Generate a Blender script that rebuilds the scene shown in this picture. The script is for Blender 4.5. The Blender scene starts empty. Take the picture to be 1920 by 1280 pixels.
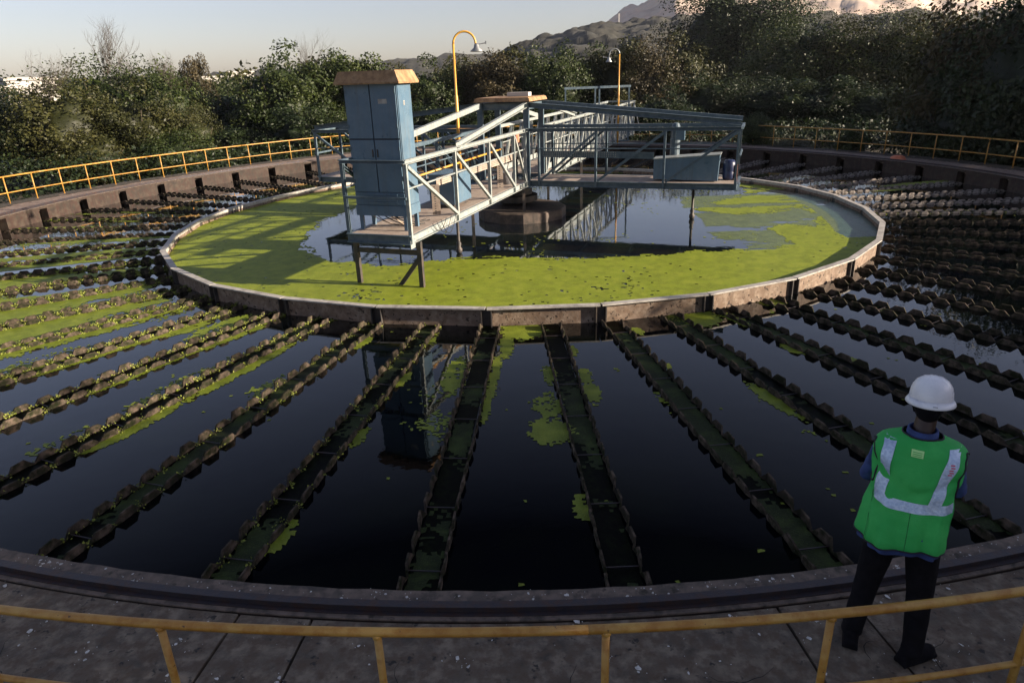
import bpy, math, random
import numpy as np
from mathutils import Vector, Matrix, noise

# ---------------------------------------------------------------- camera, sky, sun, exposure
S = bpy.context.scene
H = 3.51644
SUN_AZ, SUN_EL = math.radians(-14.0), math.radians(16.0)

cam_d = bpy.data.cameras.new("camera"); cam = bpy.data.objects.new("camera", cam_d)
S.collection.objects.link(cam); S.camera = cam
cam_d.sensor_width = 36.0; cam_d.lens = 1282.777 / 1920 * 36.0
cam_d.clip_start = 0.05; cam_d.clip_end = 6000
P_, R_ = 0.372275731, -0.0346068
Fv = Vector((0, math.cos(P_), -math.sin(P_))); Rv = Vector((1, 0, 0)); Uv = Rv.cross(Fv)
R2 = Rv * math.cos(R_) + Uv * math.sin(R_); U2 = -Rv * math.sin(R_) + Uv * math.cos(R_)
cam.matrix_world = Matrix(((R2.x, U2.x, -Fv.x, 0), (R2.y, U2.y, -Fv.y, 0), (R2.z, U2.z, -Fv.z, H), (0, 0, 0, 1)))

world = bpy.data.worlds.new("World"); S.world = world; world.use_nodes = True
wn = world.node_tree; wn.nodes.clear()
wo = wn.nodes.new('ShaderNodeOutputWorld'); wb = wn.nodes.new('ShaderNodeBackground')
sk = wn.nodes.new('ShaderNodeTexSky'); sk.sky_type = 'NISHITA'; sk.sun_disc = False
sk.sun_elevation = SUN_EL; sk.sun_rotation = math.pi / 2 - SUN_AZ
sk.air_density = 1.0; sk.dust_density = 1.0; sk.ozone_density = 2.2; sk.altitude = 200
hs = wn.nodes.new('ShaderNodeHueSaturation'); hs.inputs['Saturation'].default_value = 0.72
tn = wn.nodes.new('ShaderNodeMix'); tn.data_type = 'RGBA'; tn.blend_type = 'MULTIPLY'; tn.inputs['Factor'].default_value = 1.0
tn.inputs[7].default_value = (1.06, 0.955, 1.02, 1)
wn.links.new(sk.outputs[0], hs.inputs['Color']); wn.links.new(hs.outputs[0], tn.inputs[6]); wn.links.new(tn.outputs[2], wb.inputs[0])
wb.inputs[1].default_value = 0.055
wn.links.new(wb.outputs[0], wo.inputs[0])

sun_d = bpy.data.lights.new("sun", 'SUN'); sun = bpy.data.objects.new("sun", sun_d)
S.collection.objects.link(sun)
sun_d.energy = 5.0; sun_d.angle = math.radians(0.5); sun_d.color = (1.0, 0.84, 0.66)
sdir = Vector((math.cos(SUN_EL) * math.cos(SUN_AZ), math.cos(SUN_EL) * math.sin(SUN_AZ), math.sin(SUN_EL)))
sun.rotation_euler = sdir.to_track_quat('Z', 'Y').to_euler()
sun.location = (30, 0, 40)

S.view_settings.view_transform = 'Standard'; S.view_settings.look = 'None'
S.view_settings.exposure = 1.52; S.view_settings.gamma = 1.0
try: S.view_settings.use_curve_mapping = False
except Exception: pass

CX, CY = 0.336072, 20.019032
ZW, ZI = -0.44, -0.28           # outer and inner water level
TAU = math.tau
rnd = random.Random(7)
COL = S.collection

# ---------------------------------------------------------------- helpers
def tag(o, label=None, cat=None, group=None, kind=None):
    if label: o['label'] = label
    if cat: o['category'] = cat
    if group: o['group'] = group
    if kind: o['kind'] = kind
    return o

def empty(name, loc=(0, 0, 0), rz=0):
    o = bpy.data.objects.new(name, None); COL.objects.link(o)
    o.location = loc; o.rotation_euler = (0, 0, rz); o.empty_display_size = 0.3
    return o

def link_mesh(name, me, parent=None, mat=None, loc=(0, 0, 0)):
    o = bpy.data.objects.new(name, me); COL.objects.link(o); o.location = loc
    if parent is not None: o.parent = parent
    if mat is not None:
        if len(me.materials) == 0: me.materials.append(mat)
    return o

class MB:
    def __init__(s, org=(0, 0, 0)):
        s.v = []; s.f = []; s.o = Vector(org)
    def add(s, vs, fs):
        b = len(s.v); s.v += [tuple(Vector(p) - s.o) for p in vs]; s.f += [tuple(b + i for i in q) for q in fs]
        return s
    def box(s, c, size, rz=0.0, taper=1.0):
        x, y, z = size[0] / 2, size[1] / 2, size[2] / 2
        ca, sa = math.cos(rz), math.sin(rz); vs = []
        for dz in (-z, z):
            t = 1.0 if dz < 0 else taper
            for dx, dy in ((-x, -y), (x, -y), (x, y), (-x, y)):
                dx *= t; dy *= t
                vs.append((c[0] + dx * ca - dy * sa, c[1] + dx * sa + dy * ca, c[2] + dz))
        return s.add(vs, [(0, 3, 2, 1), (4, 5, 6, 7), (0, 1, 5, 4), (1, 2, 6, 5), (2, 3, 7, 6), (3, 0, 4, 7)])
    def beam(s, p0, p1, w, h, up=(0, 0, 1)):
        p0, p1 = Vector(p0), Vector(p1); d = (p1 - p0).normalized(); u = Vector(up)
        sd = d.cross(u)
        if sd.length < 1e-4: sd = d.cross(Vector((1, 0, 0)))
        sd.normalize(); u = sd.cross(d).normalized(); vs = []
        for p in (p0, p1):
            for a, b in ((-1, -1), (1, -1), (1, 1), (-1, 1)): vs.append(p + sd * a * w / 2 + u * b * h / 2)
        return s.add(vs, [(0, 1, 2, 3), (4, 7, 6, 5), (0, 4, 5, 1), (1, 5, 6, 2), (2, 6, 7, 3), (3, 7, 4, 0)])
    def chan(s, p0, p1, w, h, t=0.012, side=1, up=(0, 0, 1)):
        """C channel: web on one side and two flanges"""
        p0, p1 = Vector(p0), Vector(p1); d = (p1 - p0).normalized(); u = Vector(up)
        sd = d.cross(u)
        if sd.length < 1e-4: sd = d.cross(Vector((1, 0, 0)))
        sd.normalize(); u = sd.cross(d).normalized()
        s.beam(p0 + sd * side * (w / 2 - t / 2), p1 + sd * side * (w / 2 - t / 2), t, h, u)
        for q in (-1, 1):
            o = u * q * (h / 2 - t / 2) - sd * side * t / 2
            s.beam(p0 + o, p1 + o, w - t, t, u)
        return s
    def tube(s, pts, r, n=8, cap=True):
        pts = [Vector(p) for p in pts]; rr = r if isinstance(r, (list, tuple)) else [r] * len(pts)
        vs = []; ref = None
        for i, p in enumerate(pts):
            d = (pts[min(i + 1, len(pts) - 1)] - pts[max(i - 1, 0)]).normalized()
            if ref is None: ref = d.orthogonal().normalized()
            ref = (ref - d * ref.dot(d)).normalized(); b = d.cross(ref)
            for k in range(n):
                a = TAU * k / n; vs.append(p + (ref * math.cos(a) + b * math.sin(a)) * rr[i])
        fs = []
        for i in range(len(pts) - 1):
            for k in range(n):
                k2 = (k + 1) % n; fs.append((i * n + k, i * n + k2, (i + 1) * n + k2, (i + 1) * n + k))
        if cap:
            fs.append(tuple(reversed(range(n)))); m = (len(pts) - 1) * n; fs.append(tuple(m + k for k in range(n)))
        return s.add(vs, fs)
    def lathe(s, prof, c=(0, 0, 0), n=16, sx=1, sy=1):
        vs = []; fs = []; m = len(prof)
        for r, z in prof:
            for k in range(n):
                a = TAU * k / n; vs.append((c[0] + r * sx * math.cos(a), c[1] + r * sy * math.sin(a), c[2] + z))
        for i in range(m - 1):
            for k in range(n):
                k2 = (k + 1) % n; fs.append((i * n + k, i * n + k2, (i + 1) * n + k2, (i + 1) * n + k))
        fs.append(tuple(reversed(range(n)))); fs.append(tuple((m - 1) * n + k for k in range(n)))
        return s.add(vs, fs)
    def mesh(s, name, mat=None, smooth=False):
        me = bpy.data.meshes.new(name); me.from_pydata(s.v, [], s.f); me.update()
        if mat: me.materials.append(mat)
        if smooth: me.polygons.foreach_set('use_smooth', [True] * len(me.polygons))
        return me
    def build(s, name, mat, parent=None, smooth=False):
        o = link_mesh(name, s.mesh(name, mat, smooth), parent)
        if parent is None: o.location = s.o
        return o

def fast_mesh(name, V, F, mat=None, smooth=False):
    """V (n,3), F (m,4) quads"""
    me = bpy.data.meshes.new(name); V = np.asarray(V, np.float32); F = np.asarray(F, np.int32)
    k = F.shape[1]
    me.vertices.add(len(V)); me.vertices.foreach_set('co', V.ravel())
    me.loops.add(F.size); me.loops.foreach_set('vertex_index', F.ravel())
    me.polygons.add(len(F)); me.polygons.foreach_set('loop_start', np.arange(0, F.size, k, dtype=np.int32))
    me.polygons.foreach_set('loop_total', np.full(len(F), k, np.int32))
    if smooth: me.polygons.foreach_set('use_smooth', np.ones(len(F), bool))
    me.update(calc_edges=True)
    if mat: me.materials.append(mat)
    return me

# ---------------------------------------------------------------- materials
def mat(name, base, rough=0.6, metal=0.0, var=None, scale=5.0, detail=6, bump=0.0, bscale=30.0, spec=0.5,
        spots=None, spot_scale=20, spot_lo=0.62, spot_hi=0.68, streak=None, sstr=0.6, rvar=0.0, coords='Object', sheen=0):
    m = bpy.data.materials.new(name); m.use_nodes = True; nt = m.node_tree; N, L = nt.nodes, nt.links
    b = N['Principled BSDF']; b.inputs['Roughness'].default_value = rough; b.inputs['Metallic'].default_value = metal
    b.inputs['Specular IOR Level'].default_value = spec
    tc = N.new('ShaderNodeTexCoord'); co = tc.outputs[coords]
    if coords == 'World': co = None
    def nz(sc, det=5, rgh=0.6, vec=None):
        n = N.new('ShaderNodeTexNoise'); n.inputs['Scale'].default_value = sc; n.inputs['Detail'].default_value = det
        n.inputs['Roughness'].default_value = rgh; L.new(vec or co, n.inputs['Vector']); return n.outputs['Fac']
    def ramp(fac, lo, hi):
        r = N.new('ShaderNodeMapRange'); r.inputs['From Min'].default_value = lo; r.inputs['From Max'].default_value = hi
        r.interpolation_type = 'SMOOTHSTEP'; L.new(fac, r.inputs['Value']); return r.outputs[0]
    def mix(fac, a, c):
        x = N.new('ShaderNodeMix'); x.data_type = 'RGBA'
        L.new(fac, x.inputs['Factor'])
        for inp, val in ((x.inputs[6], a), (x.inputs[7], c)):
            if isinstance(val, (tuple, list)): inp.default_value = (*val[:3], 1)
            else: L.new(val, inp)
        return x.outputs[2]
    cur = (*base, 1)
    if var:
        for i, v in enumerate(var if isinstance(var[0], (tuple, list)) else [var]):
            f = ramp(nz(scale * (1 + 1.7 * i), detail), 0.38, 0.66); cur = mix(f, cur, v)
    if streak:
        mp = N.new('ShaderNodeMapping'); mp.inputs['Scale'].default_value = (6, 6, 0.5); L.new(co, mp.inputs['Vector'])
        f = ramp(nz(2.0, 6, 0.65, mp.outputs[0]), 0.45, 0.75)
        mu = N.new('ShaderNodeMath'); mu.operation = 'MULTIPLY'; mu.inputs[1].default_value = sstr; L.new(f, mu.inputs[0])
        cur = mix(mu.outputs[0], cur, streak)
    if spots:
        cur = mix(ramp(nz(spot_scale, 3, 0.7), spot_lo, spot_hi), cur, spots)
    if isinstance(cur, tuple): b.inputs['Base Color'].default_value = cur
    else: L.new(cur, b.inputs['Base Color'])
    if rvar:
        r = N.new('ShaderNodeMapRange'); r.inputs['To Min'].default_value = max(0.02, rough - rvar); r.inputs['To Max'].default_value = min(1, rough + rvar)
        r.inputs['From Min'].default_value = 0.3; r.inputs['From Max'].default_value = 0.7
        L.new(nz(scale * 2.3), r.inputs['Value']); L.new(r.outputs[0], b.inputs['Roughness'])
    if bump:
        bp = N.new('ShaderNodeBump'); bp.inputs['Strength'].default_value = min(1, bump); bp.inputs['Distance'].default_value = 0.01 * max(1, bump)
        L.new(nz(bscale, 8, 0.65), bp.inputs['Height']); L.new(bp.outputs[0], b.inputs['Normal'])
    return m

M = {}
M['steel'] = mat('painted_blue_steel', (0.072, 0.108, 0.135), 0.45, var=((0.10, 0.135, 0.155), (0.05, 0.08, 0.105)), scale=3, spots=(0.10, 0.05, 0.025), spot_scale=34, spot_lo=0.68, spot_hi=0.74, bump=0.15, bscale=60, rvar=0.12)
M['steelw'] = mat('weathered_sunlit_steel', (0.27, 0.30, 0.29), 0.5, var=((0.33, 0.33, 0.30), (0.19, 0.23, 0.235)), scale=4, spots=(0.13, 0.07, 0.04), spot_scale=26, spot_lo=0.66, spot_hi=0.73, bump=0.2, bscale=50, streak=(0.16, 0.11, 0.08), sstr=0.4)  # whitish copy of the bridge steel: sunlight painted in, rust and streaks its own
M['cab'] = mat('cabinet_paint', (0.090, 0.150, 0.210), 0.33, var=((0.105, 0.162, 0.215), (0.074, 0.132, 0.192)), scale=1.5, bump=0.05, bscale=40, rvar=0.1, streak=(0.085, 0.095, 0.10), sstr=0.45, spots=(0.10, 0.08, 0.06), spot_scale=45, spot_lo=0.72, spot_hi=0.76)
M['cabside'] = M['cab']
M['dkblue'] = mat('dark_blue_plastic', (0.010, 0.018, 0.06), 0.4)
M['roof'] = mat('ochre_roof_sheet', (0.32, 0.185, 0.08), 0.65, var=((0.36, 0.23, 0.12), (0.20, 0.11, 0.05)), scale=3, bump=0.25, bscale=40, spots=(0.12, 0.06, 0.03), spot_scale=22, spot_lo=0.66, spot_hi=0.72)
M['yellow'] = mat('yellow_rail_paint', (0.42, 0.225, 0.045), 0.42, var=((0.46, 0.28, 0.07), (0.33, 0.15, 0.02)), scale=4, spots=(0.10, 0.05, 0.02), spot_scale=26, spot_lo=0.66, spot_hi=0.71, bump=0.25, bscale=90, rvar=0.1)
M['yellow2'] = mat('yellow_pole_paint', (0.60, 0.33, 0.05), 0.4, var=(0.50, 0.22, 0.04), scale=3, spots=(0.2, 0.08, 0.03), spot_scale=20, spot_lo=0.68, spot_hi=0.74)
M['grey'] = mat('galvanised_grey', (0.30, 0.31, 0.31), 0.45, 0.6, var=(0.22, 0.23, 0.24), scale=8)
M['dark'] = mat('dark_oily_steel', (0.025, 0.024, 0.024), 0.6, var=(0.06, 0.045, 0.035), scale=6, bump=0.3)
M['floor'] = mat('bridge_floor_plate', (0.30, 0.24, 0.19), 0.8, var=((0.22, 0.17, 0.14), (0.34, 0.28, 0.23)), scale=3, bump=0.3, bscale=30)
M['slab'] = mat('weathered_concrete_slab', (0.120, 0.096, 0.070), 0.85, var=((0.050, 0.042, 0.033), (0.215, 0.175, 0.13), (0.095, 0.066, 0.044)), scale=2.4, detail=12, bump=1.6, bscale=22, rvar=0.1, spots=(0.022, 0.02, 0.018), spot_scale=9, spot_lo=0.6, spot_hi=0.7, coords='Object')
M['slab_sunlit'] = mat('sunlit_tone_slab', (0.20, 0.155, 0.125), 0.85, var=((0.14, 0.11, 0.09), (0.26, 0.20, 0.165), (0.15, 0.10, 0.075)), scale=1.6, detail=9, bump=0.8, bscale=16)  # lighter copy of the slab concrete, sunlight painted into its colour
M['coping'] = mat('weathered_coping', (0.10, 0.08, 0.064), 0.85, var=((0.05, 0.042, 0.035), (0.16, 0.12, 0.095)), scale=4.2, detail=9, bump=0.8, bscale=20, spots=(0.03, 0.025, 0.018), spot_scale=7, spot_lo=0.58, spot_hi=0.7)
M['wall'] = mat('stained_tank_wall', (0.030, 0.020, 0.013), 0.8, var=((0.014, 0.010, 0.007), (0.050, 0.035, 0.024), (0.03, 0.013, 0.008)), scale=1.6, detail=8, bump=0.6, bscale=14, streak=(0.008, 0.006, 0.004), sstr=0.7)
M['ringwall'] = mat('ring_wall_concrete', (0.19, 0.135, 0.098), 0.8, var=((0.11, 0.08, 0.058), (0.25, 0.19, 0.14), (0.13, 0.085, 0.055)), scale=2.4, detail=8, bump=0.5, bscale=25, spots=(0.025, 0.014, 0.008), spot_scale=13, spot_lo=0.60, spot_hi=0.62, streak=(0.16, 0.10, 0.07), sstr=0.35)
M['flange'] = mat('ring_top_flange', (0.34, 0.32, 0.29), 0.6, var=((0.22, 0.20, 0.18), (0.40, 0.38, 0.34)), scale=4, bump=0.3, bscale=40)
M['weir'] = mat('stained_weir_plate', (0.040, 0.031, 0.024), 0.85, spec=.12, var=((0.015, 0.012, 0.010), (0.115, 0.086, 0.066), (0.013, 0.016, 0.006)), scale=2.6, detail=8, bump=0.4, bscale=30, spots=(0.035, 0.03, 0.018), spot_scale=11, spot_lo=0.58, spot_hi=0.66)
M['weir_sunlit'] = mat('sunlit_tone_weir_plate', (0.17, 0.15, 0.135), 0.85, spec=.12, var=((0.05, 0.042, 0.036), (0.27, 0.24, 0.215)), scale=2.6, detail=8, bump=.4, bscale=30, spots=(0.03, 0.025, 0.02), spot_scale=11, spot_lo=.58, spot_hi=.66)  # brighter copy of the weir plate: sunshine on the far right rows as colour
M['track'] = mat('rusty_track_rail', (0.04, 0.032, 0.036), 0.5, 0.3, var=((0.055, 0.028, 0.02), (0.03, 0.028, 0.036)), scale=6, bump=0.4, bscale=40)
M['white'] = mat('bird_dropping_white', (0.62, 0.61, 0.58), 0.8, var=(0.4, 0.39, 0.36), scale=30)
M['earth'] = mat('dark_leafy_soil', (0.045, 0.035, 0.022), 0.95, var=((0.03, 0.035, 0.015), (0.07, 0.055, 0.035)), scale=0.4, bump=1, bscale=3)
M['bark'] = mat('tree_bark', (0.09, 0.07, 0.05), 0.9, var=(0.05, 0.04, 0.03), scale=8, bump=0.8, bscale=20)
M['twig'] = mat('grey_twigs', (0.065, 0.052, 0.04), 0.85)
M['orange'] = mat('terracotta_orange', (0.55, 0.17, 0.08), 0.6, var=(0.42, 0.12, 0.06), scale=5)
M['bucketgrey'] = mat('grey_drum', (0.16, 0.16, 0.17), 0.6, var=(0.11, 0.11, 0.12), scale=6)
M['hatwhite'] = mat('white_hard_hat_shell', (0.80, 0.81, 0.83), 0.3, var=(0.70, 0.71, 0.74), scale=9, rvar=0.08)
M['black'] = mat('black_cloth', (0.005, 0.005, 0.007), 0.95, spec=.15, var=(0.009, 0.008, 0.010), scale=20, bump=0.3, bscale=80)
M['skin'] = mat('dark_brown_skin', (0.040, 0.019, 0.012), 0.5, var=(0.030, 0.014, 0.009), scale=20)
M['shirt'] = mat('blue_shirt_cloth', (0.035, 0.065, 0.20), 0.85, var=(0.022, 0.04, 0.13), scale=14, bump=0.4, bscale=60)
M['vest'] = mat('green_hi_vis_mesh', (0.02, 0.38, 0.07), 0.75, var=((0.05, 0.47, 0.10), (0.03, 0.40, 0.08)), scale=3, bump=0.35, bscale=160)
M['seam'] = mat('dark_green_seam', (0.01, 0.16, 0.035), 0.8)
M['tape'] = mat('silver_reflective_tape', (0.50, 0.62, 0.78), 0.38, 0.35, var=((0.62, 0.72, 0.86), (0.38, 0.50, 0.68)), scale=22, bump=0.6, bscale=40)
M['piping'] = mat('black_piping', (0.012, 0.012, 0.02), 0.7)
M['labelg'] = mat('pale_green_label', (0.45, 0.80, 0.30), 0.7)
M['redink'] = mat('red_print', (0.62, 0.08, 0.14), 0.7)
M['ink'] = mat('dark_print', (0.03, 0.04, 0.05), 0.7)
M['bwall'] = mat('white_plaster', (0.42, 0.40, 0.37), 0.9)
M['glass'] = mat('dark_window_glass', (0.04, 0.05, 0.06), 0.15)
M['cable'] = mat('black_cable', (0.015, 0.015, 0.017), 0.5)
M['cable2'] = mat('tan_cable', (0.35, 0.27, 0.2), 0.6)

def water_mat(name, base, rough, bs=0.06):
    m = bpy.data.materials.new(name); m.use_nodes = True; N, L = m.node_tree.nodes, m.node_tree.links
    N.remove(N['Principled BSDF']); out = N['Material Output']
    df = N.new('ShaderNodeBsdfDiffuse'); gl = N.new('ShaderNodeBsdfGlossy'); gl.inputs['Roughness'].default_value = rough; gl.inputs['Color'].default_value = (.97, .98, 1, 1)
    fr = N.new('ShaderNodeFresnel'); fr.inputs['IOR'].default_value = 1.60
    mr = N.new('ShaderNodeMapRange'); mr.inputs['From Min'].default_value = 0.080; mr.inputs['From Max'].default_value = 0.72; mr.inputs['To Min'].default_value = 0.004; mr.inputs['To Max'].default_value = 1.0
    L.new(fr.outputs[0], mr.inputs['Value']); mx = N.new('ShaderNodeMixShader'); L.new(mr.outputs[0], mx.inputs[0]); L.new(df.outputs[0], mx.inputs[1]); L.new(gl.outputs[0], mx.inputs[2]); L.new(mx.outputs[0], out.inputs['Surface'])
    tc = N.new('ShaderNodeTexCoord')
    n = N.new('ShaderNodeTexNoise'); n.inputs['Scale'].default_value = 1.1; n.inputs['Detail'].default_value = 5; n.inputs['Roughness'].default_value = 0.55
    n2 = N.new('ShaderNodeTexNoise'); n2.inputs['Scale'].default_value = 9; n2.inputs['Detail'].default_value = 2
    L.new(tc.outputs['Object'], n.inputs['Vector']); L.new(tc.outputs['Object'], n2.inputs['Vector'])
    ad = N.new('ShaderNodeMath'); ad.operation = 'MULTIPLY_ADD'; ad.inputs[1].default_value = 0.10; L.new(n2.outputs['Fac'], ad.inputs[0]); L.new(n.outputs['Fac'], ad.inputs[2])
    bp = N.new('ShaderNodeBump'); bp.inputs['Strength'].default_value = bs; bp.inputs['Distance'].default_value = 0.05
    L.new(ad.outputs[0], bp.inputs['Height']); L.new(bp.outputs[0], gl.inputs['Normal']); L.new(bp.outputs[0], fr.inputs['Normal'])
    n3 = N.new('ShaderNodeTexNoise'); n3.inputs['Scale'].default_value = .9; n3.inputs['Detail'].default_value = 8; L.new(tc.outputs['Object'], n3.inputs['Vector'])
    cr_ = N.new('ShaderNodeValToRGB'); cr_.color_ramp.elements[0].position = .42; cr_.color_ramp.elements[0].color = (*base, 1); cr_.color_ramp.elements[1].position = .75; cr_.color_ramp.elements[1].color = (base[0] * 3 + .0015, base[1] * 3 + .0018, base[2] * 1.2, 1)
    L.new(n3.outputs['Fac'], cr_.inputs['Fac']); L.new(cr_.outputs[0], df.inputs['Color'])
    return m
M['water'] = water_mat('dark_still_water', (0.0005, 0.0009, 0.0022), 0.02)
M['water2'] = water_mat('inner_still_water', (0.004, 0.006, 0.010), 0.02)

def weed_mat(name, a, b_, c, rough=0.6):
    m = mat(name, a, rough, var=(b_, c, tuple(x * .72 for x in a)), scale=1.2, detail=8, bump=0.8, bscale=45, spec=0.25,
            spots=tuple(min(1, x * 1.35) for x in c), spot_scale=60, spot_lo=.60, spot_hi=.66)
    return m
M['weed'] = weed_mat('yellow_green_duckweed', (0.19, 0.235, 0.013), (0.165, 0.21, 0.011), (0.215, 0.25, 0.02))
M['weed2'] = weed_mat('outer_duckweed', (0.155, 0.20, 0.014), (0.11, 0.15, 0.012), (0.18, 0.215, 0.022))
M['sub'] = weed_mat('submerged_dark_algae', (0.016, 0.026, 0.004), (0.006, 0.009, 0.002), (0.032, 0.050, 0.008), 0.8)
M['teal'] = weed_mat('teal_shallow_sediment', (0.06, 0.11, 0.085), (0.05, 0.09, 0.075), (0.08, 0.13, 0.09), 0.12)
M['moss'] = mat('yellow_green_moss', (0.17, 0.20, 0.02), 0.85, var=((0.10, 0.13, 0.02), (0.24, 0.26, 0.05)), scale=14)

def leaf_mat(name, c1, c2, c3, scale=0.9):
    m = bpy.data.materials.new(name); m.use_nodes = True; N, L = m.node_tree.nodes, m.node_tree.links
    b = N['Principled BSDF']; b.inputs['Roughness'].default_value = 0.55; b.inputs['Specular IOR Level'].default_value = 0.35
    tc = N.new('ShaderNodeTexCoord')
    n = N.new('ShaderNodeTexNoise'); n.inputs['Scale'].default_value = scale; n.inputs['Detail'].default_value = 6; L.new(tc.outputs['Object'], n.inputs['Vector'])
    at = N.new('ShaderNodeAttribute'); at.attribute_name = 'tint'
    r = N.new('ShaderNodeValToRGB'); r.color_ramp.elements[0].position = 0.30; r.color_ramp.elements[0].color = (*c1, 1)
    r.color_ramp.elements[1].position = 0.72; r.color_ramp.elements[1].color = (*c3, 1)
    e = r.color_ramp.elements.new(0.5); e.color = (*c2, 1)
    ma = N.new('ShaderNodeMath'); ma.operation = 'MULTIPLY_ADD'; ma.inputs[1].default_value = 0.45
    L.new(at.outputs['Fac'], ma.inputs[0]); L.new(n.outputs['Fac'], ma.inputs[2])
    sb = N.new('ShaderNodeMath'); sb.operation = 'SUBTRACT'; sb.inputs[1].default_value = 0.22; L.new(ma.outputs[0], sb.inputs[0])
    L.new(sb.outputs[0], r.inputs['Fac']); L.new(r.outputs[0], b.inputs['Base Color'])
    tr = N.new('ShaderNodeBsdfTranslucent'); L.new(r.outputs[0], tr.inputs['Color'])
    mx = N.new('ShaderNodeMixShader'); mx.inputs[0].default_value = 0.2
    L.new(b.outputs[0], mx.inputs[1]); L.new(tr.outputs[0], mx.inputs[2]); L.new(mx.outputs[0], N['Material Output'].inputs['Surface'])
    return m
LM = {
 'dark': leaf_mat('dark_green_leaves', (0.0077, 0.0149, 0.0045), (0.0141, 0.0255, 0.0065), (0.0288, 0.0438, 0.0110)),
 'green': leaf_mat('mid_green_leaves', (0.0128, 0.0226, 0.0045), (0.0268, 0.0424, 0.0078), (0.0543, 0.0707, 0.0142)),
 'olive': leaf_mat('olive_leaves', (0.0179, 0.0212, 0.0052), (0.0358, 0.0396, 0.0090), (0.0639, 0.0622, 0.0168)),
 'brown': leaf_mat('brownish_dry_leaves', (0.0217, 0.0184, 0.0071), (0.0422, 0.0339, 0.0129), (0.0703, 0.0552, 0.0233)),
}

# ---------------------------------------------------------------- radii of the tank as surveyed (not quite round)
def smooth_table(tb, sig=5):
    d = np.arange(360); k = np.array(sorted(tb)); v = np.array([tb[i] for i in k], float)
    y = np.interp(d, np.r_[k - 360, k, k + 360], np.r_[v, v, v])
    g = np.exp(-0.5 * (np.arange(-20, 21) / sig) ** 2); g /= g.sum()
    y = np.convolve(np.r_[y[-20:], y, y[:20]], g, 'valid')
    return lambda a: float(np.interp(a % 360, np.r_[d, 360], np.r_[y, y[0]]))
Redge = smooth_table({0: 15.55, 30: 15.5, 50: 15.9, 70: 16.1, 90: 16.15, 110: 16.1, 130: 16.0, 150: 15.75, 175: 15.6, 200: 15.7, 225: 15.85, 245: 16.0, 270: 16.07, 295: 16.0, 330: 15.7})
Rrail = smooth_table({0: 17.2, 25: 17.18, 38: 17.25, 46: 17.5, 54: 18.3, 70: 18.45, 90: 18.5, 105: 18.45, 120: 18.4, 128: 17.8, 137: 17.35, 147: 17.1, 160: 17.2, 170: 17.35, 200: 17.3, 245: 17.33, 270: 17.32, 300: 17.3, 330: 17.2}, 3)
Rring = smooth_table({0: 9.38, 15: 9.30, 28: 8.92, 60: 8.85, 90: 8.9, 120: 9.0, 140: 9.1, 160: 9.0, 172: 9.27, 190: 9.3, 205: 9.46, 228: 9.42, 240: 9.27, 265: 9.16, 280: 9.23, 305: 9.40, 340: 9.48, 350: 9.4}, 4)
def pol(a, r, z=0.0):
    a = math.radians(a); return Vector((CX + r * math.cos(a), CY + r * math.sin(a), z))

def arcbox(mb, a0, a1, r0, r1, z0, z1, step=1.5):
    """solid arc between radii r0(a), r1(a)"""
    n = max(1, int(math.ceil(abs(a1 - a0) / step))); vs = []; fs = []
    f0 = r0 if callable(r0) else (lambda a: r0); f1 = r1 if callable(r1) else (lambda a: r1)
    for i in range(n + 1):
        a = a0 + (a1 - a0) * i / n
        vs += [pol(a, f0(a), z0), pol(a, f1(a), z0), pol(a, f1(a), z1), pol(a, f0(a), z1)]
    for i in range(n):
        b = i * 4
        for k in range(4): k2 = (k + 1) % 4; fs.append((b + k, b + 4 + k, b + 4 + k2, b + k2))
    fs.append((0, 1, 2, 3)); e = n * 4; fs.append((e + 3, e + 2, e + 1, e))
    mb.add(vs, fs)

NT = 57; TA0 = 265.7; TSTEP = 360.0 / NT
# ================================================================= SETTING
# ground sheet: grid-free big sheet
g = MB(); n = 64; rings = [0.0, 30, 80, 300, 1200, 4500]
for r in rings:
    for k in range(n): g.v.append((CX + r * math.cos(TAU * k / n), CY + r * math.sin(TAU * k / n), -1.9))
for i in range(len(rings) - 1):
    for k in range(n): k2 = (k + 1) % n; g.f.append((i * n + k, i * n + k2, (i + 1) * n + k2, (i + 1) * n + k))
tag(g.build('ground', M['earth']), kind='structure')

# outer wall of the tank with an opening at the end of every trough
w = MB(); hw = 0.17
T2 = lambda a: Redge(a) + 0.27
T3 = lambda a: Redge(a) + 0.62
for k in range(NT):
    a = TA0 + k * TSTEP; da = math.degrees(hw / Redge(a))
    arcbox(w, a + da, a + TSTEP - da, Redge, T2, -1.8, 0.0, 1.6)
    arcbox(w, a - da, a + da, Redge, T2, -0.07, 0.0, 3)
    arcbox(w, a - da, a + da, Redge, T2, -1.8, -0.52, 3)
w.build('tank_wall', M['wall']); tag(bpy.data.objects['tank_wall'], kind='structure')
w = MB(); arcbox(w, 0, 360, T3, lambda a: Rrail(a) + 0.33, -1.9, -0.16, 2)
arcbox(w, 0, 360, T2, lambda a: Redge(a) + 0.615, -1.9, -0.75, 2)
tag(w.build('walkway_base', M['wall']), kind='structure')
# coping strip with a slightly lifted edge
w = MB(); arcbox(w, 0, 360, lambda a: Redge(a) - 0.02 + 0.006 * math.sin(a * 3.1) , lambda a: Redge(a) + 0.272, 0.002, 0.014, 0.8)
tag(w.build('coping', M['coping']), kind='structure')

walk = empty('walkway', (CX, CY, 0)); tag(walk, kind='structure')
js = []
for k in range(27):
    js += [261.75 + k * 360 / 27, 263.65 + k * 360 / 27]
js.sort()
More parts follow.
